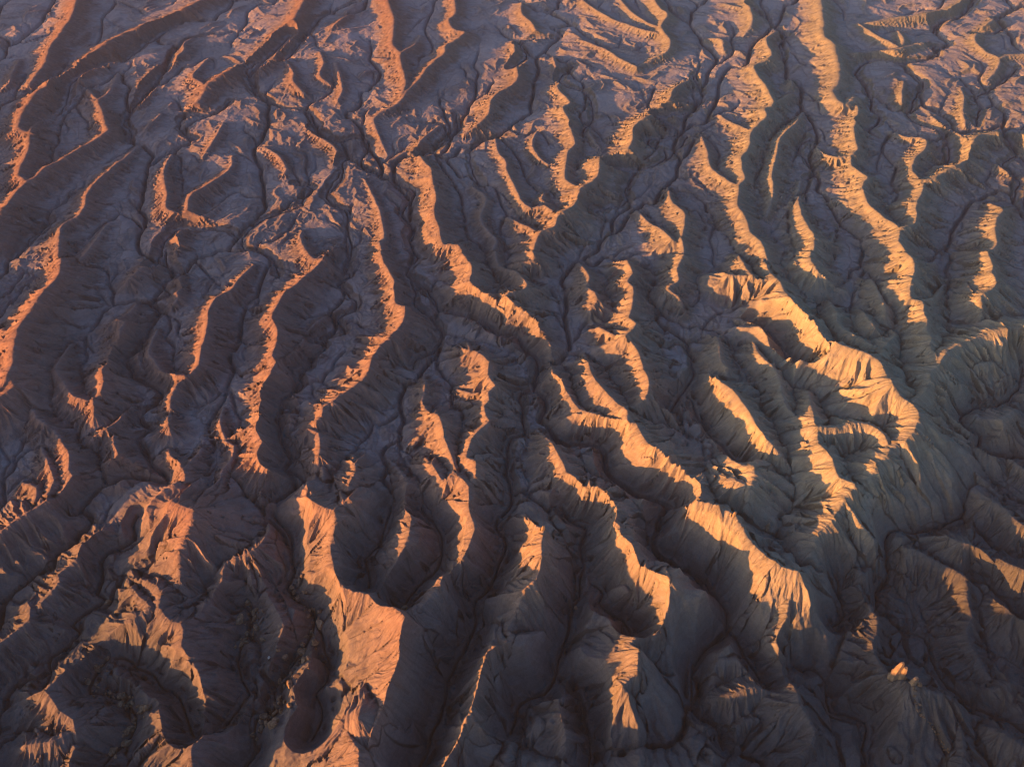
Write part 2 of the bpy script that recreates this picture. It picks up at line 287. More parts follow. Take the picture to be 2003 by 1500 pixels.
WASHES = [
 # sheet, half width m, depth m, points
 ('A', 1.6, 1.6, "1620,200 1500,320 1390,380 1390,430 1430,520 1500,560 1580,600 1720,620 1790,740 1880,790"),
 ('B', 1.8, 1.8, "20,795 180,770 200,820 165,900 175,940 300,990 430,1050 460,1090 390,1180 440,1250 430,1340 490,1440"),
 ('E', 2.0, 2.2, "440,-5 480,30 420,100 420,140 510,190 580,270 600,320 740,360 880,410 930,470 1045,465 1060,530 1130,590 1150,660 1130,740 1130,780 1190,820 1200,880 1170,940 1230,1020 1320,1090 1420,1090 1510,1090 1520,1170 1560,1260 1640,1310 1740,1380 1880,1420"),
 ('E', 1.8, 2.2, "1130,780 1050,810 1060,900 1060,980 1080,1030 1000,1060 980,1130 980,1200 970,1280 1010,1400 960,1480"),
 ('E', 1.2, 1.5, "430,170 470,240 460,300 540,370 590,420 620,480 570,540 560,570 480,600 440,660"),
 ('B', 1.4, 1.6, "180,880 70,890 60,990 0,1070"),
 ('A', 1.6, 1.8, "1910,960 1830,1080 1850,1130 1930,1190 1950,1300 1970,1400 1930,1480"),
 ('D', 1.6, 2.0, "1970,0 1920,90 1960,140 1890,180 1930,220 1990,280 1980,330 1890,380 1930,460 1760,495 1820,540 1740,600 1740,660 1670,680 1700,740 1640,800 1560,840 1640,880 1560,910 1560,990 1570,1080 1640,1170 1580,1230 1700,1280 1560,1390"),
 ('D', 1.6, 2.0, "930,0 930,80 1010,130 900,180 960,240 840,290 890,340 810,470 780,560 700,620 740,660 740,710 830,750 910,800 840,880 780,930 800,970 850,1000 780,1050 840,1190 940,1270 940,1290 700,1270 560,1330 440,1480"),
 ('A', 1.5, 1.6, "2000,10 1800,100 1720,190 1600,330 1480,360 1400,420 1430,510"),
 ('A', 1.4, 1.5, "1290,570 1200,640 1060,650 1000,690 1020,740 1090,780"),
 ('A', 1.4, 1.5, "1700,1150 1600,1180 1450,1240 1350,1320 1250,1290 1000,1290 900,1400 870,1488"),
 ('A', 1.2, 1.2, "1720,1030 1650,1030 1750,1050 1700,1110 1700,1150"),
 ('A', 1.0, 1.2, "1350,1320 1370,1390 1470,1400 1530,1450 1560,1540"),
 ('A', 1.0, 1.0, "250,1225 280,1250 180,1330 90,1440"),
 ('A', 1.2, 1.2, "1140,120 1000,140 820,250 700,340 580,370 400,470 380,560 330,640"),
 ('A', 1.0, 1.0, "0,270 150,230 270,200"),
 ('A', 1.0, 1.2, "1300,180 1100,210 990,260 900,420 730,620 690,690 730,730 720,800"),
 ('C', 1.3, 1.2, "2000,30 1880,90 1840,110 1890,150 1830,190 1720,200"),
 ('C', 1.5, 1.4, "1730,0 1650,90 1560,110 1500,170 1590,250 1490,260 1520,310 1330,350 1150,340 1060,410 1110,470 1150,560 1150,620 1200,660 1140,730 1190,770"),
 ('C', 1.2, 1.2, "490,50 560,100 620,150 680,200 640,240 660,330"),
 ('C', 1.2, 1.2, "1330,370 1440,460 1400,530 1380,600 1350,640 1400,690 1540,740 1590,830 1580,920"),
 ('C', 1.2, 1.2, "1970,380 1900,450 1800,510 1740,550 1760,610 1730,700"),
 ('C', 1.0, 1.0, "150,420 210,540 140,620 20,640"),
 ('C', 1.0, 1.0, "1900,760 1960,860 1890,920 1970,1010 1950,1120"),
 ('C', 1.2, 1.2, "820,780 740,830 830,960 790,1000"),
 ('C', 1.0, 1.2, "20,760 120,760 60,840 0,900"),
 ('B', 1.2, 1.3, "1990,650 1830,660 1940,740 1760,790 1870,860 1800,930 1590,950"),
 ('B', 1.0, 1.2, "1590,950 1690,970 1640,1060 1650,1130 1480,1190"),
 ('B', 1.3, 1.2, "1280,50 1190,60 1270,100 1340,140 1240,160 1290,200 1060,240 1090,310 1000,390"),
 ('B', 1.0, 1.2, "1350,370 1270,460 1430,530 1460,660 1390,740"),
 ('B', 1.0, 1.0, "1000,760 830,790 770,860 790,970 830,1040"),
 ('B', 1.0, 1.0, "690,640 690,730 570,840 490,880"),
 ('G', 2.0, 2.0, "440,60 520,100 480,160 430,170 430,220 310,310 300,370 190,420 110,500 0,560"),
 ('G', 2.0, 2.2, "770,90 740,140 750,230 620,280 570,330 560,450 540,520 600,560 480,620 410,690 440,740 400,780 290,880 280,960 250,1040"),
 ('G', 2.0, 2.5, "1520,80 1600,170 1650,320 1660,390 1600,470 1680,560 1760,640 1730,740 1670,880 1550,1000 1530,1150 1440,1230 1430,1340 1400,1430 1330,1510"),
 ('G', 1.8, 2.0, "1320,600 1390,560 1410,640 1380,750 1330,900 1350,1000 1390,1090 1250,1250"),
 ('G', 2.0, 2.2, "650,870 730,900 880,990 920,1050 1000,1100 1060,1250 1080,1330"),
 ('G', 1.8, 2.0, "610,880 520,980 490,1070 600,1080 680,1110 760,1190 760,1270 670,1380 610,1440 570,1510"),
 ('G', 1.6, 2.0, "1780,680 1830,900 1840,1000 1770,1080 1810,1200 1750,1330"),
 ('H', 2.0, 2.4, "940,90 920,140 970,240 930,370 880,480 810,560 810,650 780,750 730,860 660,1000 640,1110 600,1200 540,1350 470,1500"),
 ('H', 2.0, 2.2, "1270,40 1330,110 1420,150 1390,220 1400,350 1390,500 1340,620 1300,800 1250,960 1200,1080 1060,1140 1000,1300"),
 ('H', 1.6, 2.0, "1850,80 1820,150 1790,250 1850,320 1960,380"),
 ('H', 1.6, 2.0, "330,20 300,140 240,260 190,330 210,440 200,480"),
 ('H', 1.6, 2.0, "500,30 580,150 620,280 560,400 480,480 400,590"),
 ('H', 1.8, 2.0, "1460,460 1520,530 1500,570 1640,680 1680,740"),
 ('H', 1.6, 1.8, "1380,1080 1410,1200 1450,1320 1440,1480"),
 ('I', 1.8, 2.0, "1660,0 1670,80 1560,120 1400,180 1250,170 1230,300 1240,400 1200,470 1170,600 1240,640 1330,720 1450,780 1520,950 1650,1100 1850,1200 2030,1300"),
 ('I', 1.8, 2.0, "960,430 980,540 1010,640 930,690"),
 ('I', 1.8, 2.2, "710,920 760,950 830,930 890,1000 910,1170 1110,1240 1100,1400 1150,1510"),
 ('I', 1.8, 2.0, "120,360 220,440 270,520 340,610 350,720 420,830 500,960 520,1000"),
 ('I', 1.8, 2.0, "330,740 240,810 170,900 150,1160 260,1260 330,1400"),
 ('I', 1.5, 1.6, "1700,450 1800,480 1900,560 1940,620 2040,700"),
 ('F', 1.8, 2.0, "1990,640 1980,760 1850,870 1720,880 1640,960 1760,1040 1740,1090 1810,1130 1990,1170"),
 ('F', 1.6, 1.8, "130,820 160,900 240,1030 330,1110 400,1190"),
 ('F', 1.5, 1.6, "0,540 100,530 150,700 60,830 30,900"),
 ('F', 1.5, 1.6, "470,400 540,430 600,470 680,600 740,640"),
]
#RIDGES_END

def cam_ray(u, v):
    """direction of the sight line through the photo's pixel (u, v)"""
    xn = (u / IMG_W * 2 - 1) * TH; yn = (1 - v / IMG_H * 2) * TV
    c, s = math.cos(PITCH), math.sin(PITCH)
    return xn, c + yn * s, -s + yn * c

def smooth01(t):
    t = np.clip(t, 0, 1); return t * t * (3 - 2 * t)

def base_level(x, y):
    """level of the valley floors: the land falls towards the foreground and to the lower right"""
    x = np.asarray(x, float); y = np.asarray(y, float)
    z = -14 * smooth01((285 - y) / 110)
    z = z - 9 * smooth01((x - 128 - 1.02 * (y - 212)) / 55) * smooth01((420 - y) / 60)
    z = z + 4 * smooth01((y - 450) / 500)
    return z

def locate(u, v, h):
    dx, dy, dz = cam_ray(u, v)
    b = 0.0
    for _ in range(12):
        t = (CAM_H - b - h) / -dz
        b = float(base_level(dx * t, dy * t))
    return dx * t, dy * t, b + h

def spline(pts, step):
    """Catmull-Rom through points (any dimension), resampled about every `step` metres in xy"""
    P = np.asarray(pts, float)
    if len(P) < 3:
        n = max(2, int(np.hypot(*(P[-1, :2] - P[0, :2])) / step) + 1)
        return P[0] + (P[-1] - P[0]) * np.linspace(0, 1, n)[:, None]
    Q = np.vstack([2 * P[0] - P[1], P, 2 * P[-1] - P[-2]])
    out = []
    for i in range(1, len(Q) - 2):
        n = max(1, int(np.hypot(*(Q[i + 1, :2] - Q[i, :2])) / step))
        t = np.linspace(0, 1, n, endpoint=False)[:, None]
        a, b, c, d = Q[i - 1], Q[i], Q[i + 1], Q[i + 2]
        out.append(0.5 * (2 * b + (c - a) * t + (2 * a - 5 * b + 4 * c - d) * t ** 2 + (3 * b - a - 3 * c + d) * t ** 3))
    out.append(P[-1:])
    return np.vstack(out)

# ------------------------------------------------------------------ the terrain's grid: fine where the ground is near, wide beyond
def graded(n_in, lo, hi, n_out, reach_lo, reach_hi):
    core = np.linspace(lo, hi, n_in); d = core[1] - core[0]
    def tail(reach):
        k = np.arange(1, n_out + 1)
        lo_r, hi_r = 1.0001, 3.0
        for _ in range(60):
            r = (lo_r + hi_r) / 2
            if d * r * (r ** n_out - 1) / (r - 1) > reach: hi_r = r
            else: lo_r = r
        return np.cumsum(d * r ** k)
    return np.concatenate([lo - tail(reach_lo)[::-1], core, hi + tail(reach_hi)])

QUALITY = 1.0
NC_IN, NR_IN, N_OUT = int(1300 * QUALITY), int(980 * QUALITY), 46
U = graded(NC_IN, -1.10, 1.10, N_OUT, 4.0, 3.5)
tv = np.linspace(-1.08, 1.10, NR_IN) * TV                       # picture rows, bottom to top
yy = CAM_H * (math.cos(PITCH) + tv * math.sin(PITCH)) / (math.sin(PITCH) - tv * math.cos(PITCH))
far = yy[-1] + np.cumsum((yy[-1] - yy[-2]) * 1.14 ** np.arange(1, 41))
near = yy[0] - np.cumsum((yy[1] - yy[0]) * 1.16 ** np.arange(1, 37))
Y1 = np.concatenate([near[::-1], yy, far])
DEPTH = np.maximum(Y1 * math.cos(PITCH) + CAM_H * math.sin(PITCH), 90.0)
HALF = DEPTH * TH
X = HALF[:, None] * U[None, :]
Y = np.repeat(Y1[:, None], len(U), 1)
NR, NC = X.shape
print('grid', NR, NC, 'y', Y1[0], Y1[-1])
XU = np.gradient(X, axis=1); XV = np.gradient(X, axis=0); YV = np.gradient(Y1)[:, None]
SPACE = np.maximum(np.abs(XU), np.abs(YV) * 0.5)

def grad(Z):
    zu = np.gradient(Z, axis=1); zv = np.gradient(Z, axis=0)
    gx = zu / XU
    return gx, (zv - gx * XV) / YV

def window(x0, x1, y0, y1):
    r0 = max(0, np.searchsorted(Y1, y0) - 1); r1 = min(NR, np.searchsorted(Y1, y1) + 1)
    if r1 - r0 < 1: return None
    hw = HALF[r0:r1]
    a = min((x0 / hw).min(), (x0 / hw).max()); b = max((x1 / hw).max(), (x1 / hw).min())
    c0 = max(0, np.searchsorted(U, a) - 1); c1 = min(NC, np.searchsorted(U, b) + 1)
    if c1 - c0 < 1: return None
    return slice(r0, r1), slice(c0, c1)

# ------------------------------------------------------------------ noise
PERM = rng.permutation(4096).astype(np.int32)
RAND = rng.random(4096).astype(np.float32)
def hash2(ix, iy, seed=0):
    return PERM[(PERM[(ix + seed * 131) & 4095] + iy) & 4095]
def noise(x, y, seed=0):
    ix = np.floor(x).astype(np.int32); iy = np.floor(y).astype(np.int32)
    fx = (x - ix).astype(np.float32); fy = (y - iy).astype(np.float32)
    sx = fx * fx * fx * (fx * (fx * 6 - 15) + 10); sy = fy * fy * fy * (fy * (fy * 6 - 15) + 10)
    def g(dx, dy):
        a = RAND[hash2(ix + dx, iy + dy, seed)] * (2 * np.pi)
        return np.cos(a) * (fx - dx) + np.sin(a) * (fy - dy)
    a = g(0, 0); b = g(1, 0); c = g(0, 1); d = g(1, 1)
    return 1.5 * ((a + (b - a) * sx) * (1 - sy) + (c + (d - c) * sx) * sy)
def fbm(x, y, octaves=4, seed=0, gain=0.5):
    s = 0; a = 1.0; f = 1.0
    for k in range(octaves):
        s = s + a * noise(x * f, y * f, seed + k); a *= gain; f *= 2.03
    return s

# ------------------------------------------------------------------ heights: crests first
BASE = base_level(X, Y)
print('base', time.time() - T0)
WX = 2.2 * fbm(X / 23, Y / 23, 3, 11); WY = 2.2 * fbm(X / 23, Y / 23, 3, 31)   # slopes are not ruled lines
REL = np.zeros_like(X)                     # height above the valley floor
HL = np.full(X.shape, 1.0)                 # height of the crest that rules here
DX = np.zeros(X.shape, np.float32); DY = np.zeros(X.shape, np.float32)   # downhill direction away from that crest
RID = np.full(X.shape, -1, np.int32)       # which crest
AL = np.zeros(X.shape, np.float32); AD = np.zeros(X.shape, np.float32)   # metres along and away from that crest
POW = 1.75
ridge_lines = []
TALL = {'A': 0.72, 'B': 0.72, 'C': 0.74, 'D': 0.9, 'E': 0.92, 'F': 0.95, 'G': 1.0, 'H': 1.0, 'I': 1.0}
for k, (sh, hs, rad, steep, txt) in enumerate(RIDGES):
    ox, oy = SHEET[sh]
    px = [tuple(float(q) * SC for q in p.split(',')) for p in txt.split()]
    seg = np.concatenate([[0], np.cumsum([math.dist(px[i], px[i + 1]) for i in range(len(px) - 1)])])
    hh = np.interp(seg / seg[-1], np.linspace(0, 1, len(hs)), hs)
    pts = []
    for (a, b), h in zip(px, hh):
        h = h * TALL[sh]
        x, y, z = locate(a + ox, b + oy, h); pts.append((x, y, h))
    if steep is None:
        st = 0.62 if sh in 'ABC' else 0.72 if sh in 'DEF' else 0.68
        steep = (st, st)
    L = spline(pts, 3.5)
    sa = np.concatenate([[0], np.cumsum(np.hypot(np.diff(L[:, 0]), np.diff(L[:, 1])))]) + k * 53.0
    L[:, 2] *= 1 + 0.13 * noise(sa / 16, sa * 0 + 0.37, 7) + 0.07 * noise(sa / 6, sa * 0 + 0.71, 8)
    L[:, 0] += 0.5 * noise(sa / 5, sa * 0 + 0.2, 9)
    ridge_lines.append((L, rad, steep, k))

def raise_line(L, rad, steep, rid, s_from=None, POW=POW):
    sl, sr = steep if steep else (0.66, 0.66)
    s_at = rid * 37.0 if s_from is None else s_from
    for i in range(len(L) - 1):
        a, b = L[i], L[i + 1]
        hm = max(a[2], b[2]); R = POW * hm / min(sl, sr) + 4
        dx, dy = b[0] - a[0], b[1] - a[1]; l2 = dx * dx + dy * dy + 1e-9
        s0 = s_at; s_at += math.sqrt(l2)
        w = window(min(a[0], b[0]) - R, max(a[0], b[0]) + R, min(a[1], b[1]) - R, max(a[1], b[1]) + R)
        if w is None: continue
        qx = X[w] - a[0]; qy = Y[w] - a[1]
        # the warp fades out at the crest so that the crest line stays where it was surveyed
        t = np.clip((qx * dx + qy * dy) / l2, 0, 1)
        d0 = np.hypot(qx - t * dx, qy - t * dy)
        f = np.clip(d0 / 12, 0, 1)
        qx = qx + WX[w] * f; qy = qy + WY[w] * f
        t = np.clip((qx * dx + qy * dy) / l2, 0, 1)
        ex = qx - t * dx; ey = qy - t * dy
        d = np.sqrt(ex * ex + ey * ey + rad * rad) - rad
        h = a[2] + (b[2] - a[2]) * t
        if sl != sr:
            side = (dx * ey - dy * ex) / (math.sqrt(l2) * (np.hypot(ex, ey) + 0.3))      # + = left of the line
            st = sr + (sl - sr) * (0.5 + 0.5 * np.clip(side * 1.6, -1, 1))
        else:
            st = sl
        q = np.clip(1 - d * st / (POW * h), 0, 1)
        p = h * q ** POW
        win = p > REL[w]
        if not win.any(): continue
        n = np.hypot(ex, ey) + 1e-6
        REL[w][win] = p[win]; HL[w][win] = h[win]; RID[w][win] = rid
        DX[w][win] = (ex / n)[win]; DY[w][win] = (ey / n)[win]
        fan = (ex * dx + ey * dy) / (math.sqrt(l2) * n)
        AL[w][win] = (s0 + t * math.sqrt(l2) + fan * 7)[win]; AD[w][win] = d[win]
SMOOTH_FACE = {n for n, r in enumerate(RIDGES) if r[0] == 'H' and r[4].startswith(('20,460', '50,1250'))}
for L, rad, steep, k in ridge_lines:
    raise_line(L, rad, steep, k, None, 1.2 if k in SMOOTH_FACE else POW)
print('crests', time.time() - T0)
# side spurs branch off every crest and die out towards the valley floor
q_ = random.Random(11)
n_spur = 0
for L, rad, steep, k in ridge_lines:
    if k in SMOOTH_FACE: continue
    seg = np.hypot(np.diff(L[:, 0]), np.diff(L[:, 1])); sa = np.concatenate([[0], np.cumsum(seg)])
    for side in (1, -1):
        at = q_.uniform(2, 12)
        while at < sa[-1] - 1:
            i = int(np.searchsorted(sa, at)) - 1; i = max(0, min(i, len(L) - 2))
            f = (at - sa[i]) / max(seg[i], 1e-6)
            p = L[i] + (L[i + 1] - L[i]) * f; h = p[2]
            tx, ty = (L[i + 1] - L[i])[:2] / max(seg[i], 1e-6)
            st = steep[0] if side > 0 else steep[1]
            step = max(4.0, h * q_.uniform(0.5, 1.5))
            at += step
            if h < 3 or st > 1.2 or q_.random() < 0.18: continue
            ang = math.radians(q_.uniform(52, 96)) * side
            wx, wy = tx * math.cos(ang) - ty * math.sin(ang), tx * math.sin(ang) + ty * math.cos(ang)
            ln = POW * h / st * q_.uniform(0.7, 1.08); bend = q_.uniform(-0.5, 0.5)
            top = q_.uniform(0.86, 0.97); ex_ = q_.uniform(0.9, 1.2); pts = []
            for a in np.linspace(0, 1, 5):
                c_, s_ = math.cos(bend * a), math.sin(bend * a)
                pts.append((p[0] + (wx * c_ - wy * s_) * ln * a, p[1] + (wx * s_ + wy * c_) * ln * a, h * (top * (1 - a) ** ex_ + 0.02)))
            raise_line(np.array(pts), 0.7, (st * 1.35, st * 1.35), k, 900 + n_spur * 3.7)
            n_spur += 1
print('spurs', n_spur)
print('ridges', time.time() - T0)

# low ripples: small ridges lie between the great ones, along the grain of the country
VP = np.vstack([L[:-1, :2] for L, _, _, _ in ridge_lines])
VT = np.vstack([np.diff(L[:, :2], axis=0) for L, _, _, _ in ridge_lines]); VT /= np.linalg.norm(VT, axis=1, keepdims=True) + 1e-9
BIG = REL.copy()
n_low = 0
for _ in range(5200):
    i = q_.randrange(40, NR - 44); j = q_.randrange(50, NC - 50)
    if BIG[i, j] > 1.3 or REL[i, j] > 1.3: continue
    x, y = X[i, j], Y[i, j]; px_ = HALF[i] * 2 / IMG_W
    t = VT[int(np.argmin((VP[:, 0] - x) ** 2 + (VP[:, 1] - y) ** 2))]
    if t[1] > 0: t = -t
    a = math.atan2(t[1], t[0]) + q_.gauss(0, 0.35)
    n = q_.randint(4, 8); st = px_ * q_.uniform(9, 16); h = px_ * q_.uniform(2.2, 5.0); pts = []
    for m_ in range(n):
        f = m_ / (n - 1)
        pts.append((x, y, h * (0.25 + 0.75 * math.sin(math.pi * min(1, f * 1.25 + 0.12)) ** 0.7 if f < 0.8 else 0.3)))
        a += q_.gauss(0, 0.38); x += math.cos(a) * st; y += math.sin(a) * st
    raise_line(spline(pts, max(2.0, st * 0.5)), 0.5, (0.5, 0.55), -1, 5000 + n_low * 5.3)
    n_low += 1
    if q_.random() < 0.6:                                     # a side branch
        k_ = q_.randint(1, n - 2); b = a + q_.choice((-1, 1)) * q_.uniform(0.6, 1.2); p = pts[k_]; br = [p]
        for m_ in range(3):
            br.append((br[-1][0] + math.cos(b) * st * 0.8, br[-1][1] + math.sin(b) * st * 0.8, p[2] * (0.7 - 0.3 * m_))); b += q_.gauss(0, 0.3)
        raise_line(spline(br, max(2.0, st * 0.5)), 0.5, (0.55, 0.55), -1, 9000 + n_low * 5.3)
print('low ridges', n_low, time.time() - T0)

# beyond the surveyed ground the badlands go on: ridges of the same grain
un = X / HALF[:, None]
vis_lo, vis_hi = yy[int(NR_IN * 0.02)], yy[int(NR_IN * 0.985)]
outside = np.maximum(smooth01((np.abs(un) - 1.03) / 0.06), np.maximum(smooth01((Y - vis_hi) / 60), smooth01((vis_lo - Y) / 20)))
rx = X + 18 * fbm(X / 90, Y / 90, 2, 51); ry = Y + 18 * fbm(X / 90, Y / 90, 2, 61)
r1 = 1 - np.abs(noise(rx / 46, ry / 120, 71)) * 2.2
REL = np.maximum(REL, outside * 11 * np.clip(r1, 0, 1) ** 1.6)

# low swells of the valley floors
REL0 = REL.copy()
flat = np.exp(-REL / 2.0)
open_floor = 0.35 + 0.65 * smooth01((Y - 260) / 250)
REL = REL + flat * open_floor * (1.3 * fbm((X + WX) / 34, (Y + WY) / 50, 3, 91, 0.42) + 0.5)
Z = BASE + REL

# ------------------------------------------------------------------ water: gullies run down every slope
def stripes(x, y, dx, dy, wl, seed):
    """bands of the given wavelength that run along (dx, dy); returns cosine in -1..1"""
    cell = wl * 1.6
    ax = x / cell; ay = y / cell
    ix = np.floor(ax).astype(np.int32); iy = np.floor(ay).astype(np.int32)
    C = np.zeros(x.shape, np.float32); S = np.zeros(x.shape, np.float32)
    nx, ny = -dy, dx
    for oy in (-1, 0, 1):
        for ox in (-1, 0, 1):
            h = hash2(ix + ox, iy + oy, seed)
            jx = RAND[h]; jy = RAND[(h * 7 + 13) & 4095]
            ex = (ax - (ix + ox + jx)).astype(np.float32); ey = (ay - (iy + oy + jy)).astype(np.float32)
            w = np.maximum(0, np.exp(-2.2 * (ex * ex + ey * ey)) - 0.03)
            ph = (ex * nx + ey * ny) * (2 * np.pi * 1.6) + 0.0
            C += w * np.cos(ph); S += w * np.sin(ph)
    m = np.sqrt(C * C + S * S) + 1e-4
    return C / m

def wash_lines():
    for sh, half, dep, txt in WASHES:
        ox, oy = SHEET[sh]
        pts = []
        for p in txt.split():
            a, b = (float(q) * SC for q in p.split(','))
            x, y, z = locate(a + ox, b + oy, -1.0); pts.append((x, y))
        L = spline(pts, 3.0)
        half = half * (2.7 if len(pts) > 9 else 2.0) * (0.62 + 0.38 * float(smooth01((np.mean([p[1] for p in pts]) - 230) / 150))) * float(np.interp(np.mean([p[1] for p in pts]), Y1, HALF)) / IMG_W
        L[:, 0] += 1.6 * noise(L[:, 0] / 9, L[:, 1] / 9, 5); L[:, 1] += 1.6 * noise(L[:, 0] / 9, L[:, 1] / 9, 6)
        yield L, half, dep
LINES = list(wash_lines())
NEARW = np.full(X.shape, 99.0)
for L, half, dep in LINES:
    for i in range(len(L) - 1):
        a, b = L[i], L[i + 1]; R = 22.0
        w = window(min(a[0], b[0]) - R, max(a[0], b[0]) + R, min(a[1], b[1]) - R, max(a[1], b[1]) + R)
        if w is None: continue
        dx, dy = b[0] - a[0], b[1] - a[1]; l2 = dx * dx + dy * dy + 1e-9
        qx = X[w] - a[0]; qy = Y[w] - a[1]
        t = np.clip((qx * dx + qy * dy) / l2, 0, 1)
        np.minimum(NEARW[w], np.maximum(np.hypot(qx - t * dx, qy - t * dy) - half * 1.2, 0), out=NEARW[w])
vs = 0.85 - 0.60 * smooth01((Y - 230) / 260)             # steep-sided gorges near by, open floors farther up
lim = np.where(NEARW < 22, BASE - 0.8 + vs * NEARW + 0.05 * NEARW ** 2 + 0.6 * noise(X / 7, Y / 7, 17) * np.clip(NEARW / 3, 0, 1), 1e3)
Z = np.minimum(Z, lim)
REL0 = np.minimum(REL0, np.maximum(Z - BASE, 0.0))
print('valleys', time.time() - T0)
Z0 = Z.copy()
gx0, gy0 = grad(Z0)
SL0 = np.sqrt(gx0 * gx0 + gy0 * gy0)
on = smooth01((REL0 - 0.3) / 1.2)
GX0 = np.where(RID >= 0, -DX * SL0, gx0) * on + gx0 * (1 - on)
GY0 = np.where(RID >= 0, -DY * SL0, gy0) * on + gy0 * (1 - on)
down = 1 - REL0 / np.maximum(HL, 1)                      # 0 on the crest, 1 at the toe
crest_fade = smooth01((down - 0.01) / 0.26)
toe = np.clip(REL0 / 2.5, 0.3, 1)
hmax = np.array([L[:, 2].max() for L, _, _, _ in ridge_lines] + [8.0])
SMOOTH = np.isin(RID, list(SMOOTH_FACE))
WLR = np.clip(0.8 * hmax, 7, 11.5)[RID]                   # spacing of the spurs follows the size of the ridge
# sharp little spurs with rounded troughs between them run from every crest to its channel; finer rills score them
for frac, dep, seed, cf, sharp in ((0.62, 0.50, 411, 0.92, True), (0.29, 0.34, 415, 0.75, True), (0.14, 0.34, 421, 0.3, False)):
    wl = WLR * frac
    ph = AL / wl + 1.0 * noise(AL / (wl * 2.6), AD / (wl * 5.0), seed) + 0.22 * noise(AL / (wl * 0.9), AD / (wl * 1.6), seed + 3)
    k = np.abs(np.sin(np.pi * ph)) if sharp else 1 - np.sqrt(0.504 + 0.5 * np.cos(2 * np.pi * ph))
    size = (0.8 + 0.7 * noise(AL / (wl * 1.7), AD / (wl * 3), seed + 7)) * np.where(SMOOTH & (frac > 0.2), 0.4, 1.0)
    amp = dep * wl * np.clip(size, 0.0, 1.4) * np.clip((SL0 - 0.02) / 0.32, 0, 1) * np.clip(REL0 / 1.6, 0, 1) * (1 - cf + cf * crest_fade)
    amp = np.where(RID >= 0, amp, 0) * np.clip((wl / SPACE - 2.5) / 3.0, 0, 1)
    Z = Z - amp * (k - 0.36)
    print('spurs', frac, time.time() - T0)
for wl, dep, seed, lo, hi, mix, cf in ((4.5, 0.5, 221, 0.02, 0.4, 0.25, 0.4), (2.2, 0.28, 231, 0.02, 0.35, 0.3, 0.2)):
    ax, ay = grad(Z - Z0); gx = GX0 + mix * ax; gy = GY0 + mix * ay
    m = np.sqrt(gx * gx + gy * gy) + 1e-6
    c = stripes(X, Y, (gx / m).astype(np.float32), (gy / m).astype(np.float32), wl, seed)
    k = 1 - np.sqrt(np.clip(0.5 + 0.5 * c, 0, 1) + 0.004)
    amp = dep * np.clip((m - lo) / (hi - lo), 0, 1) * toe * (1 - cf + cf * crest_fade)
    amp = amp * np.clip((wl / SPACE - 2.2) / 2.0, 0, 1)
    Z = Z - amp * k
    print('gullies', wl, time.time() - T0)

# ------------------------------------------------------------------ washes cut into the valley floors
def cut(L, half, depth):
    for i in range(len(L) - 1):
        a, b = L[i], L[i + 1]
        R = half * 3.2
        w = window(min(a[0], b[0]) - R, max(a[0], b[0]) + R, min(a[1], b[1]) - R, max(a[1], b[1]) + R)
        if w is None: continue
        dx, dy = b[0] - a[0], b[1] - a[1]; l2 = dx * dx + dy * dy + 1e-9
        qx = X[w] - a[0]; qy = Y[w] - a[1]
        t = np.clip((qx * dx + qy * dy) / l2, 0, 1)
        d = np.hypot(qx - t * dx, qy - t * dy)
        p = depth * (1 - smooth01((d - half * 0.45) / (half * 0.95)))
        win = p > TRENCH[w]
        TRENCH[w][win] = p[win]; WID[w][win] = wash_no
TRENCH = np.zeros_like(Z); WID = np.full(Z.shape, -1, np.int32)
for wash_no, (L, half, dep) in enumerate(LINES):
    cut(L, half, 1.4 + 2.0 * half)
Z = Z - TRENCH
print('washes', time.time() - T0)

# ------------------------------------------------------------------ smaller channels: where rain falling on this ground would run
DEC = 2
rs = slice(30, NR - 30, DEC); cs = slice(38, NC - 38, DEC)
fx = X[rs, cs]; fy = Y[rs, cs]
fz = Z[rs, cs] + 0.5 * fbm(fx / 11, fy / 11, 3, 301)
n_r, n_c = fz.shape
area = (np.abs(XU) * np.abs(YV))[rs, cs] * DEC * DEC
zl = fz.ravel().tolist(); NN = n_r * n_c
rec = [-1] * NN; done = bytearray(NN); order = []
heap = []
for i in range(n_r):
    for j in ((0, n_c - 1) if 0 < i < n_r - 1 else range(n_c)):
        k = i * n_c + j; heap.append((zl[k], k)); done[k] = 1
heapq.heapify(heap)
push, pop = heapq.heappush, heapq.heappop
rnd = random.Random(5).random
nb = (-n_c, n_c, -1, 1, -n_c - 1, -n_c + 1, n_c - 1, n_c + 1)
while heap:
    z, k = pop(heap); order.append(k)
    r, c = divmod(k, n_c)
    if r == 0 or c == 0 or r == n_r - 1 or c == n_c - 1:
        cand = [k + o for o in nb if 0 <= k + o < NN and abs((k + o) % n_c - c) <= 1]
    else:
        cand = [k + o for o in nb]
    for q in cand:
        if not done[q]:
            done[q] = 1; rec[q] = k
            zq = zl[q]
            push(heap, (zq if zq > z else z + 0.05 * rnd(), q))
acc = area.ravel().tolist()
for k in reversed(order):
    if rec[k] >= 0: acc[rec[k]] += acc[k]
acc = np.array(acc); rec = np.array(rec)
print('flow', time.time() - T0)
cell = np.sqrt(area).ravel()
thr = 70 * cell * cell
ch = np.nonzero((acc > thr) & (rec >= 0))[0]
PX = fx.ravel().copy(); PY = fy.ravel().copy()
main = np.full(NN, -1); o = np.argsort(acc[ch]); main[rec[ch[o]]] = ch[o]      # largest donor of each cell
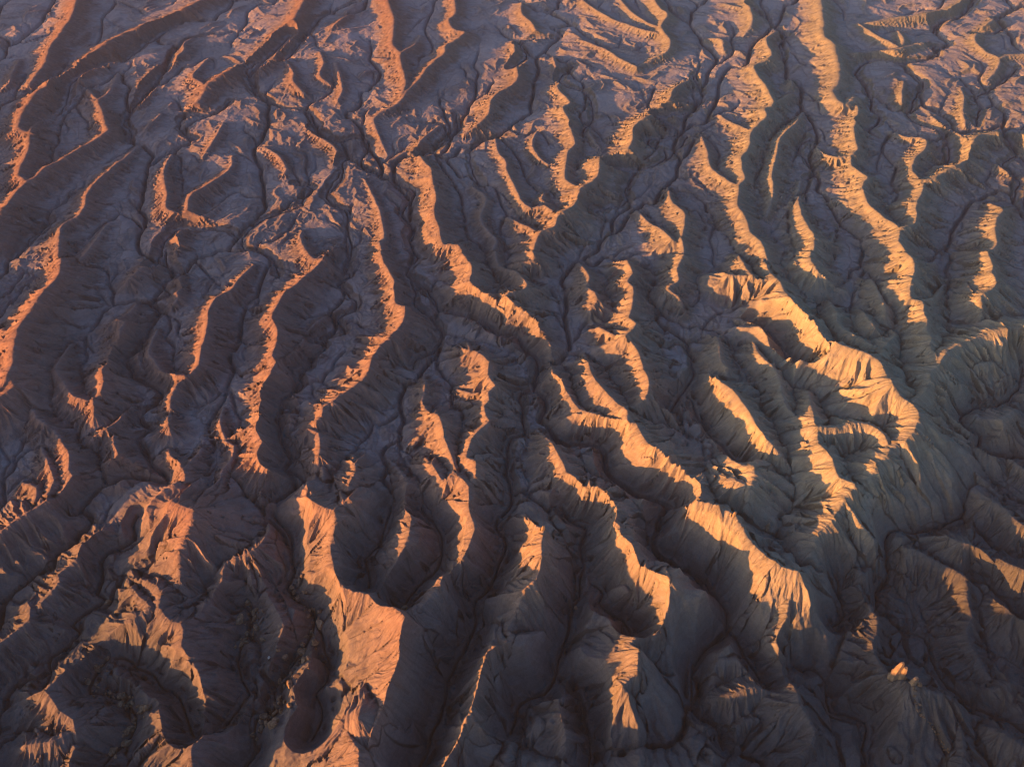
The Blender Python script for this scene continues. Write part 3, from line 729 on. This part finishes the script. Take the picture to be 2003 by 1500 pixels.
for _ in range(5):
    r_ = rec[ch]; d_ = np.where(main[ch] >= 0, main[ch], ch)
    nx_ = 0.5 * PX[ch] + 0.25 * (PX[r_] + PX[d_]); ny_ = 0.5 * PY[ch] + 0.25 * (PY[r_] + PY[d_])
    PX[ch] = nx_; PY[ch] = ny_
TRENCH2 = np.zeros_like(Z); BANK = np.zeros_like(Z)
pxm = np.abs(XU)[rs, cs].ravel()[ch]
w_ = (0.35 + 0.55 * pxm) * np.clip((acc[ch] / thr[ch]) ** 0.14, 1, 1.8)
d_ = np.clip(1.7 * w_ * (acc[ch] / thr[ch]) ** 0.12, 0.4, 3.2) * np.clip(np.log2(acc[ch] / thr[ch]) / 1.5, 0, 1)
gxs, gys = grad(Z); steepness = np.sqrt(gxs ** 2 + gys ** 2)[rs, cs].ravel()
d_ *= 1 - 0.75 * smooth01((steepness[ch] - 0.25) / 0.4)
for k, hw, dp in zip(ch.tolist(), w_.tolist(), d_.tolist()):
    r = rec[k]; ax_, ay_, bx_, by_ = PX[k], PY[k], PX[r], PY[r]
    R = hw * 9
    w = window(min(ax_, bx_) - R, max(ax_, bx_) + R, min(ay_, by_) - R, max(ay_, by_) + R)
    if w is None: continue
    dx, dy = bx_ - ax_, by_ - ay_; l2 = dx * dx + dy * dy + 1e-9
    qx = X[w] - ax_; qy = Y[w] - ay_
    t = np.clip((qx * dx + qy * dy) / l2, 0, 1)
    d = np.hypot(qx - t * dx, qy - t * dy)
    q = np.clip(1 - d / (hw * 1.4), 0, 1); b = np.clip(1 - d / R, 0, 1)
    np.maximum(TRENCH2[w], dp * q * (2 - q), out=TRENCH2[w])
    np.maximum(BANK[w], dp * 0.6 * b * b, out=BANK[w])
Z = Z - TRENCH2 * np.exp(-TRENCH / 0.8) - BANK
print('channels', len(ch), time.time() - T0)
# rills that feed those channels
flat2 = np.exp(-REL0 / 3.0)
for wl, dep, seed in ((9.0, 0.5, 501), (4.5, 0.2, 511)):
    gx, gy = grad(Z)
    for _ in range(2):
        gx[1:-1, 1:-1] = (gx[1:-1, 1:-1] * 2 + gx[:-2, 1:-1] + gx[2:, 1:-1] + gx[1:-1, :-2] + gx[1:-1, 2:]) / 6
        gy[1:-1, 1:-1] = (gy[1:-1, 1:-1] * 2 + gy[:-2, 1:-1] + gy[2:, 1:-1] + gy[1:-1, :-2] + gy[1:-1, 2:]) / 6
    m = np.sqrt(gx * gx + gy * gy) + 1e-6
    c = stripes(X, Y, (gx / m).astype(np.float32), (gy / m).astype(np.float32), wl, seed)
    k = 1 - np.sqrt(np.clip(0.5 + 0.5 * c, 0, 1) + 0.004)
    Z = Z - dep * flat2 * np.clip(m / 0.12, 0.15, 1) * np.clip((wl / SPACE - 2.0) / 1.5, 0, 1) * k
print('rills', time.time() - T0)

# ------------------------------------------------------------------ soil
def soil_material():
    m = bpy.data.materials.new('badlands_soil'); m.use_nodes = True
    nt = m.node_tree; N = nt.nodes; Lk = nt.links
    b = N['Principled BSDF']; b.inputs['Roughness'].default_value = 0.95
    b.inputs['Specular IOR Level'].default_value = 0.1
    geo = N.new('ShaderNodeNewGeometry')
    def tex(scale, detail, vec=None, rough=0.55):
        n = N.new('ShaderNodeTexNoise'); n.inputs['Scale'].default_value = scale
        n.inputs['Detail'].default_value = detail; n.inputs['Roughness'].default_value = rough
        Lk.new(vec or geo.outputs['Position'], n.inputs['Vector']); return n.outputs[0]
    def math_(op, a, b_=None, c=None, clamp=False):
        n = N.new('ShaderNodeMath'); n.operation = op; n.use_clamp = clamp
        for i, v in enumerate((a, b_, c)):
            if v is None: continue
            if isinstance(v, (int, float)): n.inputs[i].default_value = v
            else: Lk.new(v, n.inputs[i])
        return n.outputs[0]
    def mix(f, a, b_, blend='MIX'):
        n = N.new('ShaderNodeMix'); n.data_type = 'RGBA'; n.blend_type = blend
        for sock, v in ((n.inputs[0], f), (n.inputs[6], a), (n.inputs[7], b_)):
            if isinstance(v, (int, float)): sock.default_value = v
            elif isinstance(v, tuple): sock.default_value = v + (1,)
            else: Lk.new(v, sock)
        return n.outputs[2]
    def attr(name):
        n = N.new('ShaderNodeAttribute'); n.attribute_name = name; return n
    sep = N.new('ShaderNodeSeparateXYZ'); Lk.new(geo.outputs['Position'], sep.inputs[0])
    patch = tex(0.012, 5)
    # red-brown west to tan east: redder and brighter light put into the colour
    we = math_('MULTIPLY_ADD', sep.outputs[0], 1 / 300.0, 0.40)
    we = math_('ADD', we, math_('MULTIPLY_ADD', patch, 0.7, -0.35), clamp=True)
    slope_soil = mix(we, (0.29, 0.165, 0.14), (0.385, 0.32, 0.23))
    lit_silt = mix(we, (0.54, 0.41, 0.42), (0.56, 0.47, 0.46))  # pale silt, with the flats' brighter sky light put into the colour
    grain = math_('MULTIPLY_ADD', tex(0.22, 6, rough=0.65), 2.2, -1.1)
    fl = math_('ADD', attr('lit_silt').outputs['Fac'], math_('MULTIPLY', grain, 0.35), clamp=True)
    col = mix(fl, slope_soil, lit_silt)
    # rills down the slopes
    cm = N.new('ShaderNodeCombineXYZ')
    Lk.new(math_('ADD', math_('MULTIPLY', attr('along').outputs['Fac'], 0.62), math_('MULTIPLY', tex(0.16, 2), 3.0)), cm.inputs[0])
    Lk.new(math_('MULTIPLY', attr('away').outputs['Fac'], 0.10), cm.inputs[1])
    streak = tex(1.0, 5, cm.outputs[0], 0.72)
    tone = math_('MULTIPLY_ADD', streak, 1.0, 0.5)  # light and dark of the flutes imitated in the colour by streaks
    # low ground darkened: the foreground's dimmer light put into the colour
    low_dim = math_('MULTIPLY_ADD', sep.outputs[2], 1 / 40.0, 0.74)
    low_dim = math_('MINIMUM', math_('MAXIMUM', math_('ADD', low_dim, math_('MULTIPLY_ADD', patch, 0.3, -0.15)), 0.42), 1.0)
    tone = math_('MULTIPLY', tone, low_dim)
    # faint beds of paler and darker clay
    lay = N.new('ShaderNodeCombineXYZ')
    Lk.new(math_('ADD', math_('MULTIPLY', sep.outputs[2], 0.55), math_('MULTIPLY', patch, 3.0)), lay.inputs[2])
    tone = math_('MULTIPLY', tone, math_('MULTIPLY_ADD', tex(1.0, 3, lay.outputs[0]), 0.5, 0.75))
    col = mix(math_('MULTIPLY', math_('SUBTRACT', 1.0, low_dim), 1.6, clamp=True), col, (0.27, 0.245, 0.25))  # slate cast of the shaded low ground, also put into the colour
    tone = math_('MULTIPLY', tone, math_('MULTIPLY_ADD', tex(1.7, 4, rough=0.85), 0.7, 0.65))
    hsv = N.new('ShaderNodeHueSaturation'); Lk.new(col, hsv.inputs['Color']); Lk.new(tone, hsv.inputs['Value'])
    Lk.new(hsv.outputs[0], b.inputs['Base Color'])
    rough = math_('ADD', math_('MULTIPLY', streak, 1.5), math_('MULTIPLY', tex(1.3, 6, rough=0.65), math_('MULTIPLY_ADD', fl, -0.3, 0.42)))
    bp = N.new('ShaderNodeBump'); bp.inputs['Strength'].default_value = 1.0; bp.inputs['Distance'].default_value = 0.6
    Lk.new(rough, bp.inputs['Height']); Lk.new(bp.outputs[0], b.inputs['Normal'])
    return m
SOIL = soil_material()

gx, gy = grad(Z0)
LIT_SILT = np.exp(-REL0 / 3.0) * (1 - smooth01((np.sqrt(gx * gx + gy * gy) - 0.2) / 0.35))
# ------------------------------------------------------------------ terrain objects: one per large ridge, one per wash, the rest is ground
RIDGE_NAMES = [
 ('long golden ridge running from the central wash down to a dark cliff tip', 'E:1210,548 I:130,-5'),
 ('broadest golden ridge, wide sunlit face ending at the dark drainage divide', 'F:350,130'),
 ('short sunlit ridge between the broadest and the longest golden ridges', 'F:170,680'),
 ('golden spur with a forked foot just inside the drainage divide', 'F:775,735'),
 ('knobby golden mound with a split sunlit top above the longest golden ridge', 'F:420,1200 F:290,1260'),
 ('tall pale crest running parallel above the broadest golden ridge', 'F:900,260'),
 ('sinuous golden crest meeting the drainage divide from above', 'F:1350,0'),
 ('dark drainage divide curving along the top of the shaded basin', 'F:1532,630 F:1340,1065 I:990,10'),
 ('long wavy sunlit crest with feathered spurs, upper centre of the slope country', 'C:630,165'),
 ('yellow crest with feathered western spurs that forks above a bowl', 'C:830,800 C:1062,535'),
 ('smooth rounded sunlit ridge with a path-like line along its top', 'C:860,-40'),
 ('thin free-standing sunlit fin between two long wavy crests', 'C:770,620'),
 ('hooked yellow crest around a small bowl below the far plain', 'C:1280,730'),
 ('isolated yellow crest beside the eastern edge of the view', 'C:1790,1130 F:1800,0'),
 ('sunlit mound with a flat brow at the foot of a thin crest', 'C:750,1010 F:812,0'),
 ('straight dark scarp with a gold rim crossing diagonally above the centre', 'B:2030,430'),
 ('orange crest standing along the far bank of the central wash', 'B:610,690 E:730,10'),
 ('feathered sunlit crest beside the diagonal dark scarp', 'B:1240,310'),
 ('pale orange twin-spurred ridge near the top, above the wash bend', 'B:300,-40 B:495,195'),
 ('kinked orange crest running down to the bend of the central wash', 'B:680,-30'),
 ('low orange crest between the two parallel washes', 'B:180,1000 E:270,0'),
 ('long hooked orange crest enclosing a narrow shaded trough', 'E:1410,575 E:1500,430'),
 ('scalloped orange crest west of the fork of the central wash', 'E:670,535'),
 ('broad-shouldered orange ridge between deep shaded troughs, running to the fan slope', 'E:480,1120 H:770,0'),
 ('short dark spur with a thin lit edge inside the deep trough', 'E:330,1180 H:420,0'),
 ('ribbed crest from the wash fork down to a sunlit hooked tip', 'E:1150,1000 H:1560,80 H:1885,435'),
 ('great sunlit fan slope with radiating grooves above a ragged cliff', 'H:20,460 H:50,1250'),
 ('small steep ridge with a bright golden west face and flat summit', 'H:1085,90'),
 ('long dark fin with a thin golden edge above streaked cliffs', 'H:985,720'),
 ('dark pointed butte with a narrow lit blade beside the fan slope', 'H:470,690 H:530,705'),
 ('striped dark butte with two golden tips near the bottom edge', 'H:1640,870'),
 ('brown-sided cliff ridge dropping from the tip of the longest ridge', 'I:742,405'),
 ('shaded ridge carrying the lit rock pinnacle', 'I:1060,430'),
 ('broad shaded brown ridge behind the rock pinnacle', 'I:1230,240'),
 ('sunlit pyramid-shaped ridge end above the lower western gullies', 'G:920,0'),
 ('fluted orange slope in parallel stripes above the bouldery hollow', 'G:750,430'),
 ('orange spur leading from the trough rim to the fan slope', 'G:1720,-10'),
 ('thin pale crest snaking through the dark slopes beside the fluted slope', 'G:1530,120'),
 ('long straight orange crest west of the parallel washes', 'D:1870,-5'),
 ('smooth heavy ridge along the western edge, lit along its back', 'D:340,40 A:165,735'),
 ('looped orange crest around an oval shaded trough', 'D:790,270'),
 ('slender orange crest east of the western wash', 'D:1420,80'),
 ('long red-orange ridge descending from the far western corner', 'A:1180,-30'),
 ('red ridge in the far western corner', 'A:440,-40'),
 ('smooth wide orange ridge with a blunt lower end, far west of centre', 'A:1720,-40'),
 ('branching orange crest below the long red-orange ridge', 'A:660,400'),
 ('thin slanting orange crest that hooks around a narrow trough', 'A:770,810'),
 ('forked orange crest above the bend of the western wash', 'A:1300,870 A:960,860'),
]
WASH_NAMES = [
 ('wide dark wash winding down the centre of the badlands', (0, 1, 2)),
 ('side arm of the central wash looping round a small terrace', (3,)),
 ('narrow zigzag wash parallel to the central wash', (5, 6, 7)),
 ('dark zigzag wash among the western orange crests', (8,)),
 ('dry wash curving across the far western flats', (9, 10, 11)),
 ('pale wash meandering over the far plain', (18, 19, 21, 22)),
 ('bouldery gully cut along the foot of the fan slope', (35, 36)),
 ('straight dark gully between the fan slope and the long dark fin', (40,)),
 ('shaded wash winding through the dark eastern basin', (47,)),
]
# faces go to the object of the vertex at their corner
key = {}
for no, (sh, hs, rad, steep, txt) in enumerate(RIDGES):
    key[sh + ':' + txt.split()[0]] = no
obj_of_ridge = np.full(len(RIDGES) + 1, 0, np.int32)
for n_, (lab, ks) in enumerate(RIDGE_NAMES):
    for k in ks.split(): obj_of_ridge[key[k]] = n_ + 1
obj_of_wash = np.full(len(WASHES) + 1, 0, np.int32)
for n_, (lab, ws) in enumerate(WASH_NAMES):
    for w in ws: obj_of_wash[w] = len(RIDGE_NAMES) + 1 + n_
OID = np.where(REL0 > 0.16 * HL + 0.6, obj_of_ridge[RID], 0)
OID = np.where((TRENCH > 0.5) & (obj_of_wash[WID] > 0), obj_of_wash[WID], OID)

gx, gy = grad(Z)
NRM = np.stack([-gx, -gy, np.ones_like(gx)], -1); NRM /= np.linalg.norm(NRM, axis=-1, keepdims=True)
NRM = NRM.reshape(-1, 3).astype(np.float32)
V = np.stack([X, Y, Z], -1).reshape(-1, 3).astype(np.float32)
idx = np.arange(NR * NC, dtype=np.int64).reshape(NR, NC)
F = np.stack([idx[:-1, :-1], idx[:-1, 1:], idx[1:, 1:], idx[1:, :-1]], -1).reshape(-1, 4)
FO = OID[:-1, :-1].ravel()
ATT = {'lit_silt': LIT_SILT.ravel().astype(np.float32), 'along': AL.ravel(), 'away': AD.ravel()}

def ground_piece(name, label, cat, sel, group=None):
    f = F[sel]
    if not len(f): return
    used = np.zeros(len(V), bool); used[f.ravel()] = True
    vi = np.nonzero(used)[0]; new = np.zeros(len(V), np.int32); new[vi] = np.arange(len(vi))
    f = new[f]
    me = bpy.data.meshes.new(name)
    me.vertices.add(len(vi)); me.vertices.foreach_set('co', V[vi].ravel())
    me.loops.add(f.size); me.loops.foreach_set('vertex_index', f.ravel())
    me.polygons.add(len(f)); me.polygons.foreach_set('loop_start', np.arange(0, f.size, 4, dtype=np.int32))
    me.polygons.foreach_set('use_smooth', np.ones(len(f), bool))
    me.materials.append(SOIL)
    me.update(calc_edges=True)
    for nm, arr in ATT.items():
        me.attributes.new(nm, 'FLOAT', 'POINT').data.foreach_set('value', np.ascontiguousarray(arr[vi], np.float32))
    me.attributes.new('custom_normal', 'FLOAT_VECTOR', 'POINT').data.foreach_set('vector', NRM[vi].ravel())
    ob = bpy.data.objects.new(name, me); sc.collection.objects.link(ob)
    ob['kind'] = 'structure'; ob['label'] = label; ob['category'] = cat
    if group: ob['group'] = group
    return ob
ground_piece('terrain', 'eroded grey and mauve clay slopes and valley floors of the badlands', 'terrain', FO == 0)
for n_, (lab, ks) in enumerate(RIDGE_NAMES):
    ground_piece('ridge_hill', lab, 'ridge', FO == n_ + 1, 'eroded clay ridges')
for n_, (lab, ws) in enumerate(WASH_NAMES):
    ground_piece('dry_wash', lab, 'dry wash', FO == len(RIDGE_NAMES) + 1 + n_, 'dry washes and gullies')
print('ground', time.time() - T0)

# ------------------------------------------------------------------ loose rock
def height_at(x, y):
    r = min(max(np.interp(y, Y1, np.arange(NR)), 0), NR - 1.001)
    c = min(max(np.interp(x / np.interp(y, Y1, HALF), U, np.arange(NC)), 0), NC - 1.001)
    i, j = int(r), int(c); a, b = r - i, c - j
    return float((Z[i, j] * (1 - b) + Z[i, j + 1] * b) * (1 - a) + (Z[i + 1, j] * (1 - b) + Z[i + 1, j + 1] * b) * a)
def on_ground(u, v):
    """where the sight line through a pixel of the photograph meets the land"""
    dx, dy, dz = cam_ray(u, v)
    t = (CAM_H - 45) / -dz
    while True:
        x, y, z = dx * t, dy * t, CAM_H + dz * t
        if z <= height_at(x, y) or z < -60: return x, y, height_at(x, y)
        t += 0.25
def rock_material(name, dark, light, scale):
    m = bpy.data.materials.new(name); m.use_nodes = True
    nt = m.node_tree; N = nt.nodes; Lk = nt.links; b = N['Principled BSDF']
    b.inputs['Roughness'].default_value = 0.9; b.inputs['Specular IOR Level'].default_value = 0.15
    tc = N.new('ShaderNodeNewGeometry')
    n = N.new('ShaderNodeTexNoise'); n.inputs['Scale'].default_value = scale; n.inputs['Detail'].default_value = 6
    Lk.new(tc.outputs['Position'], n.inputs['Vector'])
    r = N.new('ShaderNodeValToRGB')
    r.color_ramp.elements[0].position, r.color_ramp.elements[0].color = 0.35, dark + (1,)
    r.color_ramp.elements[1].position, r.color_ramp.elements[1].color = 0.68, light + (1,)
    Lk.new(n.outputs[0], r.inputs[0]); Lk.new(r.outputs[0], b.inputs['Base Color'])
    bp = N.new('ShaderNodeBump'); bp.inputs['Strength'].default_value = 0.9; bp.inputs['Distance'].default_value = 0.25
    Lk.new(n.outputs[0], bp.inputs['Height']); Lk.new(bp.outputs[0], b.inputs['Normal'])
    return m
BROWN = rock_material('brown_sandstone', (0.13, 0.085, 0.06), (0.30, 0.20, 0.135), 0.9)
TAN = rock_material('tan_sandstone', (0.23, 0.155, 0.105), (0.38, 0.265, 0.175), 0.7)
PALE = rock_material('pale_stone', (0.5, 0.47, 0.44), (0.72, 0.69, 0.66), 0.9)
R = random.Random(21)

def boulder_mesh(seed):
    """an angular block: a fine ball cut back by a dozen flat fracture planes"""
    import bmesh
    q = random.Random(seed); bm = bmesh.new()
    bmesh.ops.create_icosphere(bm, subdivisions=3, radius=1.0)
    planes = []
    for _ in range(13):
        d = Vector((q.gauss(0, 1), q.gauss(0, 1), q.gauss(0, 0.8))).normalized(); planes.append((d, q.uniform(0.52, 0.86)))
    sx, sy, sz = q.uniform(0.8, 1.25), q.uniform(0.7, 1.0), q.uniform(0.6, 0.85)
    for v in bm.verts:
        p = v.co.copy()
        for d, h in planes:
            o = p.dot(d)
            if o > h: p -= d * (o - h)
        p *= 1 + 0.05 * q.uniform(-1, 1)
        v.co = (p.x * sx, p.y * sy, p.z * sz)
    me = bpy.data.meshes.new('boulder'); bm.to_mesh(me); bm.free(); return me
BOULDERS = [boulder_mesh(k) for k in range(9)]
for m in BOULDERS: m.materials.append(BROWN)
def place_boulder(u, v, size, label, group=None, mesh=None, mat=None, sink=0.3):
    x, y, z = on_ground(u, v)
    me = mesh or BOULDERS[R.randrange(len(BOULDERS))]
    if mat:
        me = me.copy(); me.materials.clear(); me.materials.append(mat)
    o = bpy.data.objects.new('boulder', me); sc.collection.objects.link(o)
    o.location = (x, y, z + size * (0.7 - sink) * 0.7); o.scale = (size, size, size)
    o.rotation_euler = (R.uniform(-0.35, 0.35), R.uniform(-0.35, 0.35), R.uniform(0, 6.28))
    o['label'] = label; o['category'] = 'boulder'
    if group: o['group'] = group
    return o
GULLY = 'brown boulder lodged in the dark gully at the foot of the fan slope'
SIDE = 'brown boulder in the short gully west of the small lit spur'
HOLLOW = 'brown boulder strewn in the hollow below the fluted orange slope'
spots = [(GULLY, 'boulders along the gully below the fan slope', [(576, 1160), (584, 1172), (606, 1196), (614, 1194), (626, 1198), (604, 1206), (616, 1258), (596, 1294), (604, 1290), (568, 1342), (566, 1382),
            (512, 1426), (534, 1420), (540, 1410), (522, 1418), (516, 1404), (548, 1368), (540, 1382), (558, 1286), (590, 1278), (610, 1240)],
            "572,1140 590,1180 622,1205 612,1245 598,1290 580,1325 548,1350 536,1395 514,1415 504,1445", 46),
         (SIDE, 'boulders in the short western gully', [(490, 1186), (498, 1198), (486, 1180), (514, 1252), (474, 1264), (544, 1272), (502, 1230), (470, 1215), (484, 1243)],
            "488,1178 500,1200 492,1228 486,1250 474,1268", 22),
         (HOLLOW, 'boulders strewn in the hollow', [(211, 1290), (189, 1304), (192, 1312), (174, 1336), (244, 1362), (260, 1376), (272, 1382), (238, 1380), (282, 1388), (248, 1384), (290, 1386), (256, 1428), (246, 1458), (224, 1470)],
            "205,1300 186,1330 190,1356 224,1360 250,1372 275,1392 262,1420 240,1452 215,1482", 50)]
for label, group, fixed, line, extra in spots:
    for u, v in fixed:
        place_boulder(u, v, R.uniform(1.2, 2.3), label, group)
    pts = np.array([[float(q) for q in p.split(',')] for p in line.split()])
    t = np.linspace(0, 1, len(pts))
    for _ in range(extra):
        a = R.random()
        place_boulder(np.interp(a, t, pts[:, 0]) + R.gauss(0, 9), np.interp(a, t, pts[:, 1]) + R.gauss(0, 7), 0.5 + 1.1 * R.random() ** 2, label, group)
place_boulder(626, 1224, 2.6, 'big orange-lit block where the gully meets the fan slope', mat=TAN)
place_boulder(526, 1287, 0.9, 'small pale stone on the dark slope between the two boulder gullies', mat=PALE)
place_boulder(212, 1180, 1.6, 'lone dark boulder in the bend of the western gully')
place_boulder(1126, 1190, 1.4, 'lone boulder in the dark gully below the flat-summit ridge')
place_boulder(791, 1192, 2.2, 'orange knob of rock on the notch between spur and fan slope', mat=TAN, sink=0.45)

def slab(name, parent, mat, w, d, h, lean, seed, at=(0, 0, 0), rot=0.0, taper=0.45):
    """an upright weathered slab: jointed faces, bedding ledges, a broken top"""
    q = random.Random(seed); n, k = 14, 11
    shape = [1 + q.uniform(-0.16, 0.16) for _ in range(n)]
    vs, fs = [], []
    for i in range(k):
        f = i / (k - 1)
        s = (1 - f * taper) * (1 + (0.10 if i % 3 == 1 else -0.06) + q.uniform(-0.05, 0.05))
        if i == k - 1: s *= 0.62
        for j in range(n):
            a = 2 * math.pi * j / n
            c_, s_ = math.cos(a), math.sin(a)
            e = 0.55                                    # squarish plan
            cx = math.copysign(abs(c_) ** e, c_) * w / 2 * shape[j] * s; cy = math.copysign(abs(s_) ** e, s_) * d / 2 * shape[j] * s
            cx, cy = cx * math.cos(rot) - cy * math.sin(rot), cx * math.sin(rot) + cy * math.cos(rot)
            vs.append((at[0] + cx + lean[0] * f * f, at[1] + cy + lean[1] * f * f, at[2] + h * f + q.uniform(-0.06, 0.06) * h / k))
    for i in range(k - 1):
        for j in range(n):
            fs.append((i * n + j, i * n + (j + 1) % n, (i + 1) * n + (j + 1) % n, (i + 1) * n + j))
    fs.append(tuple(range((k - 1) * n, k * n)))
    me = bpy.data.meshes.new(name); me.from_pydata(vs, [], fs); me.materials.append(mat); me.update()
    o = bpy.data.objects.new(name, me); sc.collection.objects.link(o); o.parent = parent
    return o
def standing_rock(name, label, u, v, cat):
    x, y, z = on_ground(u, v)
    e = bpy.data.objects.new(name, None); sc.collection.objects.link(e); e.location = (x, y, z - 0.8)
    e['label'] = label; e['category'] = cat
    return e
e = standing_rock('rock_pinnacle', 'golden split rock pinnacle standing on the shaded ridge', 1752, 1324, 'rock pinnacle')
slab('rock_slab', e, TAN, 4.2, 3.0, 9.0, (1.8, 1.0), 3, (-1.1, 0.2, 0), 0.2, 0.58)
slab('rock_slab', e, TAN, 3.0, 2.8, 7.0, (0.2, 0.6), 4, (2.0, -0.3, 0), -0.2, 0.42)
slab('rock_chip', e, TAN, 1.2, 1.0, 2.2, (0.2, 0.1), 5, (3.2, -0.9, 0), 0.5, 0.6)
e = standing_rock('rock_block', 'squat golden block beside the split rock pinnacle', 1785, 1338, 'rock block')
slab('rock_slab', e, TAN, 3.2, 2.6, 4.6, (0.5, 0.4), 8, (0, 0, 0), 0.4, 0.35)
slab('rock_chip', e, BROWN, 2.4, 1.8, 2.4, (0.1, 0.2), 9, (2.2, -0.6, 0), 0.1, 0.4)
e = standing_rock('hoodoo', 'small golden hoodoo on the bench behind the longest golden ridge', 1500, 1036, 'hoodoo')
slab('rock_stem', e, TAN, 1.5, 1.3, 2.6, (0.1, 0.1), 11, (0, 0, 0), 0.2, 0.25)
slab('rock_cap', e, TAN, 2.2, 1.9, 2.6, (0.2, 0.2), 12, (0.05, 0.05, 2.3), 0.5, 0.7)
e = standing_rock('rock_outcrop', 'little lit knob on the crest of the longest golden ridge', 1436, 1008, 'rock outcrop')
slab('rock_slab', e, TAN, 1.8, 1.5, 2.6, (0.3, 0.2), 14, (0, 0, 0), 0.3, 0.5)
slab('rock_chip', e, TAN, 1.2, 1.0, 1.6, (0.1, 0.1), 15, (-1.4, 0.2, 0), 0.8, 0.5)
e = standing_rock('rock_outcrop', 'golden knob at the summit of the flat-topped steep ridge', 1062, 1036, 'rock outcrop')
slab('rock_slab', e, TAN, 1.8, 1.6, 2.8, (0.2, 0.2), 17, (0, 0, 0), 0.1, 0.45)
slab('rock_chip', e, TAN, 1.2, 1.0, 1.5, (0.1, 0.1), 18, (-1.2, 0.5, 0), 0.7, 0.5)
# a thin hard bed weathers out of the slope below the pinnacle as a row of blocks
led = standing_rock('rock_ledge', 'crumbling ledge of brown blocks running down the slope below the pinnacle', 1790, 1362, 'rock ledge')
line = np.array([(1787, 1347), (1790, 1366), (1797, 1388), (1800, 1398), (1812, 1408), (1825, 1426), (1829, 1436), (1838, 1452), (1846, 1467), (1856, 1476)], float)
t = np.linspace(0, 1, len(line))
for k in range(44):
    a = k / 43 + R.uniform(-0.01, 0.01)
    x, y, z = on_ground(np.interp(a, t, line[:, 0]) + R.gauss(0, 2.5), np.interp(a, t, line[:, 1]) + R.gauss(0, 2.0))
    o = bpy.data.objects.new('block', BOULDERS[R.randrange(len(BOULDERS))]); sc.collection.objects.link(o)
    o.parent = led; o.location = (x - led.location.x, y - led.location.y, z - led.location.z + 0.1)
    k_ = R.uniform(0.35, 0.8); o.scale = (k_, k_, k_ * 0.8); o.rotation_euler = (R.uniform(-0.3, 0.3), R.uniform(-0.3, 0.3), R.uniform(0, 6.28))
print('rocks', time.time() - T0)


# ------------------------------------------------------------------ the air
hz = bpy.data.materials.new('haze'); hz.use_nodes = True
nt = hz.node_tree; nt.nodes.clear()
out = nt.nodes.new('ShaderNodeOutputMaterial'); pv = nt.nodes.new('ShaderNodeVolumePrincipled')
pv.inputs['Color'].default_value = (0.86, 0.86, 0.95, 1); pv.inputs['Density'].default_value = 0.00004
nt.links.new(pv.outputs[0], out.inputs['Volume'])
x0, x1, y0, y1 = X.min() - 20, X.max() + 20, Y.min() - 20, Y.max() + 20
z0, z1 = Z.min() - 1, CAM_H + 8
hv = [(x, y, z) for z in (z0, z1) for y in (y0, y1) for x in (x0, x1)]
hm = bpy.data.meshes.new('haze')
hm.from_pydata(hv, [], [(0, 2, 3, 1), (4, 5, 7, 6), (0, 1, 5, 4), (2, 6, 7, 3), (0, 4, 6, 2), (1, 3, 7, 5)])
hm.materials.append(hz)
ho = bpy.data.objects.new('haze', hm); sc.collection.objects.link(ho); ho['kind'] = 'stuff'; ho['label'] = 'thin violet evening haze over the whole badlands'; ho['category'] = 'haze'
print('done', time.time() - T0)
